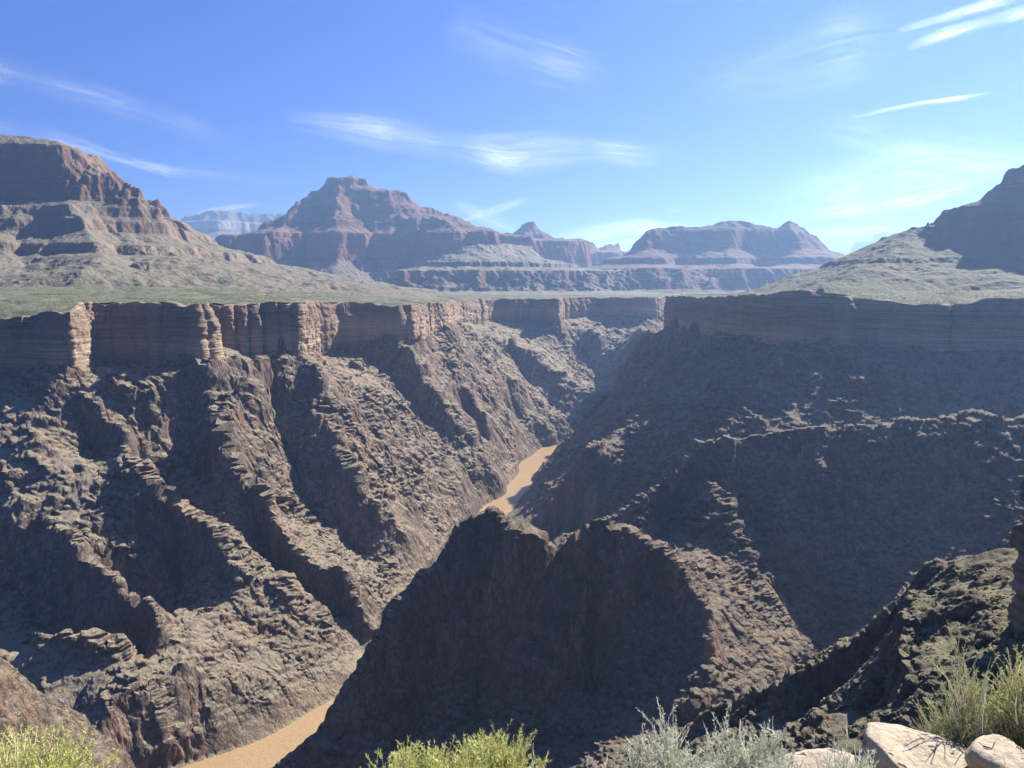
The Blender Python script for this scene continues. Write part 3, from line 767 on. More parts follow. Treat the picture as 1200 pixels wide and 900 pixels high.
# ---- low mesas in front of the central butte
mF = strata_material('low_mesa_rock', [(-45,(.2,.185,.14)),(0,DRED),(90,(.24,.12,.09)),(130,(.22,.19,.15)),(200,(.26,.22,.17)),(320,RED)], -45, 320, soil=(.20,.18,.13), soil_lo=.5, soil_hi=.8, nsc=.5, line=.4, bump=5)
bF = [(-80,-80),(-20,-25),(8,85),(60,110),(66,135),(140,190),(200,260)]
landform('mesa', 'low dark red mesa with pale sunlit top in front of the large butte', (-900, 1100, 3500, 5200), 12, [
    [(480,322,4150),(500,314,4200),(515,305,4250),(530,298,4300),(538,290,4350),(560,290,4380),(575,296,4350),(588,305,4250),(600,314,4200)],
    [(560,290,4380),(600,284,4800),(622,280,5000)],
    [(600,314,4200),(630,316,4250),(640,318,4300)],
    [(622,300,4700),(640,305,4600),(655,312,4500),(700,318,4400),(720,326,4300)],
    [(470,330,4050),(500,326,4050),(560,328,4050),(590,330,4050),(640,330,4100)],
  ], bF, -62, mF, (340, 600), (-.18, .20), 37, namp=(22, 160), ero=(6, 4000, 40, .1, 3.0))
# ---- dome butte
mD = mC
bD = [(-80,-80),(60,60),(120,130),(155,290),(230,330),(300,440),(420,600)]
landform('butte', 'small rounded dome butte on the ridge at the centre of the skyline', (-700, 2200, 5800, 9200), 24, [
    [(545,275,7000),(575,279,6900),(602,279,6800),(606,272,6750),(611,266,6750),(618,264,6750),(626,266,6750),(632,274,6750),(650,284,6800),(680,291,6900),(696,291,7000),(700,296,7100),(712,292,7200),(724,293,7300),(730,305,7300),(760,318,7400)],
    [(618,268,6650),(610,290,6450),(600,315,6200)],
    [(650,286,6700),(660,310,6400),(668,335,6100)],
    [(695,293,6900),(700,315,6500)],
    [(635,290,6650),(640,325,6300)],
  ], bD, -65, mC, (300, 500), (-.10, .24), 41, namp=(45, 380), ero=(6, 4000, 40, .1, 6.0))
# ---- right central mesa
mR = strata_material('right_mesa_rock', [(-45,(.2,.18,.14)),(0,DRED),(110,(.2,.1,.08)),(150,(.2,.16,.12)),(220,RED),(330,DRED),(420,(.2,.11,.08)),(480,RED)], -45, 480, soil=(.13,.105,.08), soil_lo=.6, soil_hi=.88, nsc=.5, line=.5, bump=5, soil_amt=.55)
bR = [(-80,-80),(-20,-20),(10,100),(90,135),(105,175),(190,235),(260,355),(300,400),(330,440),(400,500)]
landform('mesa', 'long shaded blue mesa with a small peak at its right end', (100, 3300, 3900, 7000), 18, [
    [(690,322,4700),(715,303,4900),(735,299,4950),(745,286,5000),(765,272,5000),(790,269,5000),(825,266,5000),(845,264,5000),(875,263,5000),(905,270,5000),(915,268,5000),(924,263,5000),(935,266,5000),(945,275,4980),(960,285,4950),(985,298,4900),(1010,318,4850)],
    [(765,274,4950),(750,300,4750),(730,318,4550),(700,335,4350)],
    [(860,266,4950),(850,300,4700),(840,325,4500)],
    [(924,266,4950),(935,290,4800),(945,305,4650),(960,325,4500)],
    [(885,272,4950),(890,300,4850),(895,320,4700)],
    [(800,275,4950),(800,305,4800),(800,325,4600)],
    [(700,320,4350),(740,318,4300),(780,320,4350),(810,328,4400)],
  ], bR, -62, mR, (420, 700), (.08, .62), 53, namp=(24, 320), ero=(8, 5000, 50, .1, 5.0))
# ---- right butte and its talus hill
mRB = strata_material('right_butte_rock', [(-45,(.12,.12,.08)),(120,(.13,.12,.085)),(150,(.13,.115,.085)),(165,(.15,.095,.07)),(205,(.22,.14,.1)),(215,(.2,.17,.13)),(300,(.21,.15,.11)),(450,(.2,.13,.1))], -45, 450, soil=(.115,.115,.072), soil_lo=.45, soil_hi=.75, nsc=1.0, line=.4, bump=2)
bRB = [(-80,-80),(50,50),(56,62),(150,150),(158,190),(215,225),(235,245),(245,275),(290,300),(300,330),(420,420),(500,470)]
landform('hill', 'grey green talus hill rising to a shaded butte at the right edge', (500, 3200, 1330, 3300), 9, [
    [(880,343,2000),(905,335,2000),(940,325,1980),(980,310,1960),(1020,290,1940),(1050,275,1920),(1070,268,1900),(1088,257,1880),(1100,251,1860),(1120,245,1850),(1150,234,1840),(1160,225,1830),(1175,215,1820),(1187,208,1810),(1196,197,1800),(1240,175,1800),(1330,150,1800)],
    [(1072,270,1890),(1050,295,1780),(1010,320,1600),(960,338,1450)],
    [(1092,262,1880),(1094,292,1800),(1085,315,1650),(1080,335,1480)],
    [(1160,262,1790),(1180,290,1720),(1195,320,1560),(1200,340,1420)],
    [(1240,190,1770),(1260,240,1700),(1270,280,1620),(1300,330,1450)],
    [('w',1700,2500,120),('w',2400,2500,200)],
  ], bRB, -50, mRB, (560, 900), (.30, .82), 61, namp=(10, 120), ero=(9, 6000, 60, .1, 1.6), poly=POLY_S)
# ---- far rims
mFar = strata_material('far_rim_rock', [(-45,(.2,.17,.13)),(200,RED),(500,(.22,.13,.1)),(820,(.2,.13,.1)),(860,CREAM),(960,CREAM),(990,(.14,.15,.11)),(1250,(.12,.13,.09))], -45, 1250, soil=(.15,.15,.11), soil_lo=.6, soil_hi=.85, nsc=.25, line=.4, bump=9)
bFar = [(-80,-80),(200,200),(260,420),(500,560),(520,640),(740,780),(760,840),(780,950),(900,990),(960,1150),(1200,1250)]
landform('distant_rim', 'distant blue canyon rim with a pale cream cliff band behind the left butte', (-7500, -1500, 9000, 15000), 60, [
    [(100,262,12000),(150,258,12000),(190,255,12000),(215,257,12000),(232,258,12000),(238,253,12000),(252,252,12000),(270,255,12000),(285,257,12000),(298,261,12000),(320,262,12200),(380,262,12500)],
    [(205,258,11800),(215,280,11000),(235,300,10200)],
    [(252,254,11800),(256,275,11000),(262,300,10200)],
    [(290,262,11800),(285,285,11000)],
  ], bFar, -60, mFar, (300, 420), (-.62, -.20), 71, namp=(120, 1100), ero=(6, 3000, 40, .1, 16.0))
landform('distant_peak', 'far pale blue pointed peak beyond the gap on the right', (4500, 11500, 13500, 20500), 80, [
    [(900,303,17000),(950,298,17000),(985,297,17000),(998,296,17000),(1008,288,17000),(1025,277,17000),(1035,274,17000),(1047,269,17000),(1055,276,17000),(1080,283,17000),(1120,290,17000)],
    [(1040,272,16900),(1030,290,16000),(1020,310,15000)],
  ], bFar, -60, mFar, (200, 260), (.30, .64), 73, namp=(90, 1200), ero=(5, 3000, 40, .1, 16.0))

# ================================================================== clouds: thin sheets of ice cloud far above the haze
def cloud_material():
    m = bpy.data.materials.new('ice_cloud'); m.use_nodes = True; nt = m.node_tree; nt.nodes.clear(); w = NT(nt)
    o = w.n('ShaderNodeOutputMaterial'); uv = w.n('ShaderNodeUVMap'); uv.uv_map = 'streak'
    at_ = w.n('ShaderNodeAttribute'); at_.attribute_name = 'thickness'
    a = w.noise(w.mapping(uv.outputs[0], (.9, 7, 1)), 1.0, 8, .62, .6)
    b = w.noise(w.mapping(uv.outputs[0], (5, 26, 1)), 1.0, 6, .7, .4)
    d = w.math('MULTIPLY', w.rng(a, .30, .78), w.rng(b, .2, .75, .45, 1.1))
    d = w.math('MULTIPLY', d, at_.outputs['Fac'], clamp=True)
    tr = w.n('ShaderNodeBsdfTransparent'); tl = w.n('ShaderNodeBsdfTranslucent'); tl.inputs[0].default_value = (.9, .93, 1, 1)
    di = w.n('ShaderNodeBsdfDiffuse'); di.inputs[0].default_value = (.9, .93, 1, 1)
    ad = w.n('ShaderNodeMixShader'); ad.inputs[0].default_value = .5; w.l(tl.outputs[0], ad.inputs[1]); w.l(di.outputs[0], ad.inputs[2])
    mx = w.n('ShaderNodeMixShader'); w.l(d, mx.inputs[0]); w.l(tr.outputs[0], mx.inputs[1]); w.l(ad.outputs[0], mx.inputs[2]); w.l(mx.outputs[0], o.inputs[0])
    return m
M_cloud = cloud_material()
def cloud(name, label, cat, pts, width, dens, group=None, jag=.25, taper=.35, seed=0):
    """pts: directions (as pixels) of the streak's middle line; it hangs on a shell 60 km away"""
    P = densify([(a, b, 0) for a, b in pts], 4)[:, :2]
    k = 26; n = len(P)
    t = np.gradient(P, axis=0); t /= np.linalg.norm(t, axis=1, keepdims=True); nn = np.stack([-t[:,1], t[:,0]], 1)
    s = np.linspace(0, 1, n); L = n*4/100
    env = np.clip(np.minimum(s, 1-s)/taper, 0, 1)**.8
    wv = width*(.55+.45*env)*(1+.35*n2(s*L*1.1+seed*3.3, s*0+seed))
    off = n2(s*L*.9+seed, s*0+7.7)*width*jag
    v = np.linspace(-1, 1, k)
    px = P[:,0][:,None]+nn[:,0][:,None]*(v*wv[:,None]*.9+off[:,None]); py = P[:,1][:,None]+nn[:,1][:,None]*(v*wv[:,None]*.9+off[:,None])
    u_ = (px-600)/F; v_ = (py-450)/F
    D = np.stack([u_, CP-v_*SP, -SP-v_*CP], -1); D /= np.linalg.norm(D, axis=2, keepdims=True)
    V = D*60000.
    o = mesh_np(name, V.reshape(-1,3), grid_faces(n, k), M_cloud)
    dn = 1.25*dens*env[:,None]*np.clip(1-v**2, 0, 1)[None]**1.3*np.clip(1+.7*n2(s*L*2+seed*5, s*0+3)[:,None]+.0*v, .1, 2)
    a = o.data.attributes.new('thickness', 'FLOAT', 'POINT'); a.data.foreach_set('value', dn.astype(np.float32).ravel())
    uvl = o.data.uv_layers.new(name='streak'); li = np.zeros(len(o.data.loops), np.int32); o.data.loops.foreach_get('vertex_index', li)
    U = np.stack([np.repeat(s*L, k)+seed*13.1, np.tile(v, n)*width/100+seed*3.7+np.repeat(off, k)/100], 1)
    uvl.data.foreach_set('uv', U[li].astype(np.float32).ravel())
    o.visible_shadow = True
    return tag(o, label, cat, group)
g_ = 'cirrus streaks across the blue sky'
cloud('cirrus_cloud', 'wide feathery cirrus streak in the upper left sky', 'cloud', [(-160,44),(0,84),(120,118),(200,142),(290,170)], 26, .6, g_, seed=1)
cloud('cirrus_cloud', 'narrow cirrus streak running down towards the left butte skyline', 'cloud', [(-160,112),(0,148),(100,173),(200,201),(325,214)], 12, .85, g_, seed=2)
cloud('cirrus_cloud', 'long wispy cirrus band above the large central butte', 'cloud', [(330,140),(420,152),(510,166),(600,180),(700,176),(800,182)], 34, .62, g_, seed=3)
cloud('cirrus_cloud', 'faint thin cirrus haze high above the centre', 'cloud', [(520,30),(620,62),(720,92)], 46, .22, g_, seed=4)
cloud('cirrus_cloud', 'bright thin cirrus wisp, upper one of the pair in the top right corner', 'cloud', [(1050,36),(1110,20),(1180,0),(1240,-24)], 9, .8, g_, seed=5)
cloud('cirrus_cloud', 'bright thin cirrus wisp, lower one of the pair in the top right corner', 'cloud', [(1060,56),(1130,32),(1200,12),(1260,-2)], 13, .7, g_, seed=6)
cloud('cirrus_cloud', 'broad soft cirrus veil just left of the right butte', 'cloud', [(880,228),(1000,222),(1100,206),(1260,188)], 40, .38, g_, seed=7)
cloud('cirrus_cloud', 'bright curved cirrus band low over the right mesa', 'cloud', [(930,252),(1010,247),(1080,236),(1150,215)], 13, .9, g_, seed=8)
cloud('cirrus_cloud', 'thin straight cirrus line just above the far right peak', 'cloud', [(915,275),(1000,272),(1090,264)], 8, .9, g_, seed=9)
cloud('cirrus_cloud', 'bright white cirrus patch above the gap left of the right mesa', 'cloud', [(630,292),(700,282),(760,270),(830,262)], 24, 1.1, g_, seed=10)
cloud('cirrus_cloud', 'short white cirrus hook over the skyline gap', 'cloud', [(700,262),(725,267),(752,276)], 7, 1.1, g_, seed=11)
cloud('cirrus_cloud', 'crossing cirrus streak descending towards the dome butte', 'cloud', [(530,236),(570,252),(612,272)], 10, .9, g_, seed=12)
cloud('cirrus_cloud', 'crossing cirrus streak rising left of the dome butte', 'cloud', [(520,268),(560,252),(622,234)], 6, .8, g_, seed=13)
cloud('cirrus_cloud', 'thin cirrus wisp over the distant rim at left', 'cloud', [(225,252),(265,245),(312,239)], 6, .8, g_, seed=14)
cloud('cirrus_cloud', 'pale cirrus veil below the contrail on the right', 'cloud', [(960,150),(1060,172),(1150,190),(1260,200)], 36, .32, g_, seed=15)
cloud('cirrus_cloud', 'tiny white cloud fleck over the middle of the right mesa', 'cloud', [(775,246),(788,245),(800,248)], 4, 1.0, g_, seed=16)
cloud('cirrus_cloud', 'faint broad cirrus sweep between centre and right', 'cloud', [(800,110),(900,80),(1000,55),(1100,40)], 50, .18, g_, seed=17)
cloud('contrail', 'thin white aircraft contrail high on the right', 'contrail', [(994,139),(1040,128),(1080,121),(1120,116),(1170,109)], 3.2, 2.2, None, jag=.3, taper=.2, seed=18)

# ================================================================== foreground ledge, boulders and shrubs
def h_ledge(x, y):
    x = np.asarray(x, float); y = np.asarray(y, float)
    h = -1.55-.42*y + fbm2(x, y, 1.3, 4, .5, seed=12)*.06
    e = y-(4.6+.5*n2(x*.7, x*0+.3)+.25*n2(x*2.1, x*0+2.3))
    return h-np.clip(e, 0, 6)**1.3*2.2
def ledge():
    X, Y = np.meshgrid(np.linspace(-9, 10, 420), np.linspace(-4, 9, 300), indexing='ij')
    Z = h_ledge(X, Y)
    m, nt, p = mat('ledge_ground'); w = NT(nt); P = w.pos().outputs['Position']
    a = w.noise(P, 3, 6, .7); b = w.noise(P, 24, 5, .7)
    c = w.mix(w.ramp(a, [(.4,0.),(.6,1.)]), (.30,.235,.17,1), (.40,.33,.25,1)); c = w.mix(w.ramp(b, [(.4,.6),(.6,0.)]), c, (.16,.12,.09,1))
    w.l(c, p.inputs['Base Color']); w.bump(w.math('ADD', a, w.math('MULTIPLY', b, .4)), .8, .05, p)
    tag(mesh_np('ground_ledge', np.stack([X,Y,Z],-1).reshape(-1,3), grid_faces(*X.shape), m), 'dusty rock ledge at the very bottom of the view', kind='structure')
ledge()
def rim_slope():
    us = np.linspace(-1.1, 1.1, 260); ys = np.exp(np.linspace(math.log(9.2), math.log(129), 200))
    X = us[:,None]*ys; Y = np.broadcast_to(ys, X.shape).copy()
    ins = inside(POLY_S, X, Y)
    Z = np.where(ins, bic(G, HP, X, Y), h_slope(X, Y))
    Z = np.minimum(Z, np.where(ins, Z, -6-(Y-8)*.62)); Z += fbm2(X, Y, 14, 5, .6, ridged=True, seed=3)*1.2
    tag(mesh_np('slope', np.stack([X,Y,Z],-1).reshape(-1,3), grid_faces(*X.shape), M_near), 'steep rock slope dropping away under the ledge', kind='structure')
rim_slope()

def boulder_mesh(name, size, seed, m, sub=5, flat=.9, par=None, rough_=.10):
    import bmesh
    bm = bmesh.new(); bmesh.ops.create_icosphere(bm, subdivisions=sub, radius=1)
    V = np.array([v.co[:] for v in bm.verts]); r = np.random.default_rng(seed)
    for _ in range(16):                                  # chop with planes: angular blocks
        n = r.normal(size=3); n /= np.linalg.norm(n); d = r.uniform(.62, .88)
        t = V@n-d; V -= np.outer(np.clip(t, 0, None), n)*flat
    V *= 1+fbm3(V[:,0]*1., V[:,1]*1., V[:,2]*1.+seed, .5, 4, .6, ridged=True, seed=seed)[:,None]*rough_
    V *= np.array(size)
    for v, c in zip(bm.verts, V): v.co = c
    me = bpy.data.meshes.new(name); bm.to_mesh(me); bm.free()
    for p in me.polygons: p.use_smooth = sub > 3
    me.materials.append(m); return me
def rock_material(name, ca, cb, dark, sc):
    m, nt, p = mat(name); w = NT(nt); tc = w.n('ShaderNodeTexCoord'); P = tc.outputs['Object']
    a = w.noise(P, 2.5*sc, 8, .65); b = w.noise(P, 14*sc, 7, .75); pit = w.noise(P, 9*sc, 2, .5)
    c = w.mix(w.ramp(a, [(.38,0.),(.62,1.)]), (*ca,1), (*cb,1))
    c = w.mix(w.math('MULTIPLY', w.ramp(b, [(.36,1.),(.5,0.)]), .7), c, (*dark,1))
    c = w.mix(w.ramp(pit, [(.3,.85),(.36,0.)]), c, (.06,.05,.045,1))
    w.l(c, p.inputs['Base Color'])
    w.bump(w.math('ADD', w.math('MULTIPLY', b, .5), w.math('ADD', a, w.math('MULTIPLY', w.ramp(pit, [(.3,0.),(.36,1.)]), .5))), 1.0, .04/sc, p); return m
M_boul = rock_material('pale_limestone', (.40,.345,.265), (.30,.26,.20), (.16,.13,.10), 1.0)
def put(me, name, loc, rot_, label, cat, group=None):
    o = bpy.data.objects.new(name, me); col.objects.link(o); o.location = loc; o.rotation_euler = rot_
    return tag(o, label, cat, group)
b1 = boulder_mesh('boulder', (.58,.44,.18), 5, M_boul)
x, y, z = at(1078, 845, 4.55); put(b1, 'boulder', (x+.06, y+.05, z-.36), (.05,.2,.35), 'big pale pitted boulder at the lower right edge', 'boulder')
b2 = boulder_mesh('rock', (.24,.22,.15), 8, M_boul, 4)
x, y, z = at(1168, 878, 4.3); put(b2, 'rock', (x, y, z-.09), (0,.1,1.1), 'smaller tan rock between the big boulder and the right shrub', 'rock')
b3 = boulder_mesh('rock', (.30,.2,.10), 9, M_boul, 4)
x, y, z = at(962, 876, 4.5); put(b3, 'rock', (x, y, z-.17), (0,.0,.2), 'low flat tan rock peeking out behind the sage left of the boulder', 'rock')

def leaf_material(name, ca, cb, trans=.35):
    m = bpy.data.materials.new(name); m.use_nodes = True; nt = m.node_tree; nt.nodes.clear(); w = NT(nt)
    o = w.n('ShaderNodeOutputMaterial'); tc = w.n('ShaderNodeTexCoord')
    a = w.noise(tc.outputs['Object'], 9, 3, .6); b = w.noise(tc.outputs['Object'], 70, 2, .6)
    c = w.mix(w.ramp(w.math('ADD', w.math('MULTIPLY', a, .6), w.math('MULTIPLY', b, .4)), [(.38,0.),(.62,1.)]), (*ca,1), (*cb,1))
    d = w.n('ShaderNodeBsdfDiffuse'); t = w.n('ShaderNodeBsdfTranslucent'); w.l(c, d.inputs[0]); w.l(c, t.inputs[0])
    mx = w.n('ShaderNodeMixShader'); mx.inputs[0].default_value = trans; w.l(d.outputs[0], mx.inputs[1]); w.l(t.outputs[0], mx.inputs[2]); w.l(mx.outputs[0], o.inputs[0]); return m
def strips(A, B, wid, tipw, up=None, r=None):
    """thin tapered blades from A to B"""
    d = B-A; s = np.cross(d, r.normal(size=A.shape)); s /= np.linalg.norm(s, axis=1, keepdims=True)+1e-9
    n = len(A); wid = np.broadcast_to(wid, (n,))[:,None]; mid = A+d*.5
    V = np.stack([A-s*wid*.5, A+s*wid*.5, mid+s*wid*.5*1.2, mid-s*wid*.5*1.2, B+s*wid*tipw, B-s*wid*tipw], 1)
    i = np.arange(n)[:,None]*6
    return V.reshape(-1,3), np.concatenate([i+[0,1,2,3], i+[3,2,4,5]])
def shrub(name, label, base, w_, h_, nst, nleaf, leaf, mleaf, mstem, seed, spread=1.0, stalks=0, up=.5, group=None, cat='shrub', leafdir=.6):
    """stems radiate from the root and fork; leaves sit along the outer two thirds of the twigs"""
    r = np.random.default_rng(seed)
    e = bpy.data.objects.new(name, None); col.objects.link(e); e.location = base
    a = r.uniform(0, 2*math.pi, nst); el = np.arccos(1-r.random(nst)*.95*spread)
    D = np.stack([np.cos(a)*np.sin(el)*w_/2, np.sin(a)*np.sin(el)*w_/2, np.sqrt(np.cos(el))*h_*(.75+.3*r.random(nst))], 1)
    lump = .8+.35*n3(D[:,0]*5+seed, D[:,1]*5, D[:,2]*5); D *= lump[:,None]
    root = np.stack([D[:,0]*.28, D[:,1]*.28, D[:,2]*0], 1)
    segs = []; tips = []
    for k in range(4):
        t0, t1 = k/4, (k+1)/4
        bend = lambda t: root+(D-root)*t + np.array([0,0,1])*(t*(1-t)*.25*h_)
        segs.append((bend(t0), bend(t1)))
    # side twigs
    nt2 = nst*5; idx = r.integers(0, nst, nt2); t = r.uniform(.35, 1, nt2)[:,None]
    o_ = root[idx]+(D[idx]-root[idx])*t+np.array([0,0,1])*(t*(1-t)*.25*h_)
    dd = D[idx]/np.linalg.norm(D[idx], axis=1, keepdims=True)*.6+r.normal(size=(nt2,3))*.5+np.array([0,0,up])
    dd /= np.linalg.norm(dd, axis=1, keepdims=True)
    tw = dd*(r.uniform(.10,.26,nt2)*h_)[:,None]
    segs.append((o_, o_+tw))
    A = np.concatenate([s[0] for s in segs]); B = np.concatenate([s[1] for s in segs])
    V, Fs = strips(A, B, .004*max(1, h_*1.2), .3, r=r)
    if stalks:
        k = r.integers(0, nst, stalks); S0 = D[k]*.9; S1 = S0+np.stack([r.normal(size=stalks)*.04, r.normal(size=stalks)*.04, r.uniform(.05,.16,stalks)], 1)*(h_/.5)
        V2, F2 = strips(S0, S1, .0045, .4, r=r); Fs = np.concatenate([Fs, F2+len(V)]); V = np.concatenate([V, V2])
    so_ = mesh_np('stem', V, Fs, mstem, smooth=False, parent=e)
    i2 = r.integers(0, nt2, nleaf); tt = r.random(nleaf)[:,None]
    L0 = o_[i2]+tw[i2]*tt; ld = dd[i2]*leafdir+r.normal(size=(nleaf,3))*.5+np.array([0,0,.25]); ld /= np.linalg.norm(ld, axis=1, keepdims=True)
    ln = r.uniform(.6, 1.3, nleaf)*leaf[0]
    V, Fs = strips(L0, L0+ld*ln[:,None], leaf[1]*r.uniform(.7,1.3,nleaf), .15, r=r)
    mesh_np('leaf_mass', V, Fs, mleaf, smooth=False, parent=e)
    return tag(e, label, cat, group)
ML1 = leaf_material('yellow_green_leaf', (.42,.47,.15), (.58,.58,.25)); ML2 = leaf_material('sage_leaf', (.40,.44,.32), (.62,.64,.52), .3)
ML3 = leaf_material('green_leaf', (.24,.31,.13), (.42,.45,.22)); ML4 = leaf_material('dry_grass_blade', (.62,.52,.28), (.75,.66,.40))
MS1 = leaf_material('dry_stem', (.42,.36,.26), (.60,.54,.42), .1); MS2 = leaf_material('grey_stem', (.5,.48,.42), (.7,.68,.6), .1)
def base_at(px, Y):
    x = at(px, 880, Y)[0]; return (x, Y, float(h_ledge(x, Y))-.02)
shrub('shrub', 'yellow green shrub in the lower left corner', base_at(10, 4.0), 1.15, .60, 260, 36000, (.024,.0032), ML1, MS1, 1, stalks=10)
shrub('shrub', 'left half of the yellow green shrubs at the bottom centre', base_at(472, 4.0), .84, .54, 420, 52000, (.022,.0032), ML1, MS1, 2, stalks=14)
shrub('shrub', 'right half of the yellow green shrubs at the bottom centre', base_at(578, 4.05), .98, .55, 460, 62000, (.022,.0032), ML1, MS1, 3, stalks=16)
shrub('sagebrush', 'silver grey sagebrush furthest left, beside the yellow green shrubs', base_at(785, 4.1), .60, .67, 300, 32000, (.018,.0038), ML2, MS2, 4, stalks=26)
shrub('sagebrush', 'silver grey sagebrush in the middle of the bottom right row', base_at(890, 4.1), .72, .68, 320, 38000, (.018,.0038), ML2, MS2, 5, stalks=30)
shrub('sagebrush', 'low grey sagebrush in front of the flat tan rock', base_at(985, 3.8), .66, .60, 200, 11000, (.022,.004), ML2, MS2, 6, stalks=20)
shrub('shrub', 'tall green bush behind the boulder at the right edge', base_at(1160, 4.9), .86, 1.30, 480, 90000, (.018,.0034), ML3, MS1, 7, stalks=14, spread=.9)
shrub('shrub', 'yellowish bush cut by the right edge of the picture', base_at(1242, 4.7), .9, 1.32, 300, 44000, (.024,.0032), ML1, MS1, 8, stalks=14, spread=.9)
shrub('grass_tuft', 'dry golden grass tuft in the lower right corner', base_at(1190, 3.9), .6, .46, 300, 1200, (.06,.003), ML4, MS1, 9, up=.8, cat='grass')
def stalk(px, py0, py1, Y, seed, label):
    r = np.random.default_rng(seed); a = np.array(at(px, py0, Y)); b = np.array(at(px+r.uniform(-6,8), py1, Y)); k = 6
    P_ = a+(b-a)*np.linspace(0,1,k)[:,None]+r.normal(size=(k,3))*.006
    V, Fs = strips(P_[:-1], P_[1:], .0055, .4, r=r); o = mesh_np('dry_stalk', V-a, Fs, MS2, smooth=False); o.location = a
    tag(o, label, 'stalk', 'dry stalks standing up among the sagebrush')
for i, (px, p0, p1) in enumerate([(735,905,868),(745,905,884),(862,895,843),(990,905,836),(996,905,850),(981,905,864),(1150,860,800),(1190,840,775),(625,905,872),(690,905,880),(707,905,884)]):
    stalk(px, p0, p1, 3.9 if px < 1100 else 4.6, i+40, 'thin bare dry stalk standing up at the bottom edge')

# boulders lying on the talus under the left cliffs, and scrub with rubble on the near ridge
M_tal = rock_material('talus_block', (.34,.26,.19), (.27,.2,.15), (.16,.12,.09), .25)
tb = [boulder_mesh('boulder', (1,1,.8), 60+i, M_tal, 2, rough_=.15) for i in range(4)]
spots = [(22,447,4.2),(8,480,5.0),(40,441,2.4),(60,452,2.4),(3,500,3),(120,455,2.2),(150,470,2.6),(205,420,2.6),(95,446,2.2),(172,448,2),(235,432,2.6),(262,425,2.2),(300,416,2.2),(330,418,2.4),(135,500,2.4),(160,522,2.4),(218,424,3.0),(20,470,2.6)]
rr = np.random.default_rng(5)
for i in range(60): spots.append((rr.uniform(0, 340), rr.uniform(412, 500), rr.uniform(1.0, 2.2)))
def hit2(px, py, y0=300, y1=2200):
    d = np.array(at(px, py, 1000.0))/1000.0; ys = np.exp(np.linspace(math.log(y0), math.log(y1), 900))
    zz_ = h_slope(d[0]*ys, ys); b = (zz_ > d[2]*ys) & ~inside(POLY_S, d[0]*ys, ys); k = np.argmax(b)
    return (d[0]*ys[k], ys[k], zz_[k]) if b.any() and not inside(POLY_N, d[0]*ys[k], ys[k]) else None
for i, (px, py, s_) in enumerate(spots):
    q = hit2(px, py)
    if q is None: continue
    o = put(tb[i % 4], 'boulder', (q[0], q[1], q[2]+s_*.2), (rr.uniform(0,.5), rr.uniform(0,.5), rr.uniform(0,6)), 'tan boulder lying on the talus below the left cliff band', 'boulder', 'boulders on the talus under the left cliffs')
    o.scale = (s_, s_*rr.uniform(.7,1), s_*rr.uniform(.7,1))
def scatter(name, label, px0, px1, py0, py1, n, smin, smax, m, seed, seg=8, ylim=(120,330), only_flat=0.0):
    r = np.random.default_rng(seed); import bmesh
    bm = bmesh.new(); bmesh.ops.create_icosphere(bm, subdivisions=1, radius=1); BV = np.array([v.co[:] for v in bm.verts]); BF = np.array([[v.index for v in f.verts] for f in bm.faces]); bm.free()
    V = []; Fs = []; c = 0
    for i in range(n):
        q = hit2(r.uniform(px0, px1), r.uniform(py0, py1), *ylim)
        if q is None: continue
        s_ = r.uniform(smin, smax)*r.uniform(.5, 1)
        v = BV*(1+r.normal(size=(len(BV),1))*.22)*[s_, s_*r.uniform(.6,1), s_*r.uniform(.5,.9)]+np.array(q)+[0,0,s_*.2]
        V.append(v); Fs.append(BF+c); c += len(BV)
    o = mesh_np(name, np.concatenate(V), np.concatenate(Fs), m, smooth=False); return tag(o, label, kind='stuff')
def shrub_field(name, label, n, xr, yr, zf, ok, smin, smax, seed):
    r = np.random.default_rng(seed)
    y = np.exp(r.uniform(math.log(yr[0]), math.log(yr[1]), n)); x = r.uniform(xr[0], xr[1], n)*y
    m = ok(x, y) & (fbm2(x, y, 60, 3, .6, seed=seed) > r.uniform(-.5, .35, n)); x = x[m]; y = y[m]; n = len(x); z = zf(x, y)
    s_ = r.uniform(smin, smax, n)*r.uniform(.6, 1, n)
    O = np.array([(1,0,0),(0,1,0),(-1,0,0),(0,-1,0),(0,0,1),(0,0,-.6)], float)
    V = O[None]*s_[:,None,None]*r.uniform(.6,1.1,(n,6,1))*np.array([.7,.7,.6])+np.stack([x,y,z+s_*.25],1)[:,None]
    T = np.array([(0,1,4),(1,2,4),(2,3,4),(3,0,4),(1,0,5),(2,1,5),(3,2,5),(0,3,5)]); Fs = (np.arange(n)*6)[:,None,None]+T[None]
    return tag(mesh_np(name, V.reshape(-1,3), Fs.reshape(-1,3), M_scrub, smooth=False), label, kind='stuff')
M_scrub = leaf_material('scrub_leaf', (.12,.14,.06), (.25,.27,.12), .2)
scatter('rubble', 'pale rubble on the sunlit shoulder of the near ridge', 1040, 1195, 662, 800, 900, .25, .8, M_tal, 3)
scatter('scrub', 'small green scrub on the sunlit shoulder of the near ridge', 1040, 1200, 662, 830, 2600, .35, .9, M_scrub, 4)
scatter('scrub', 'sparse desert scrub on the talus under the left cliffs', 0, 350, 400, 520, 2600, .7, 1.6, M_scrub, 5, ylim=(500,2200))


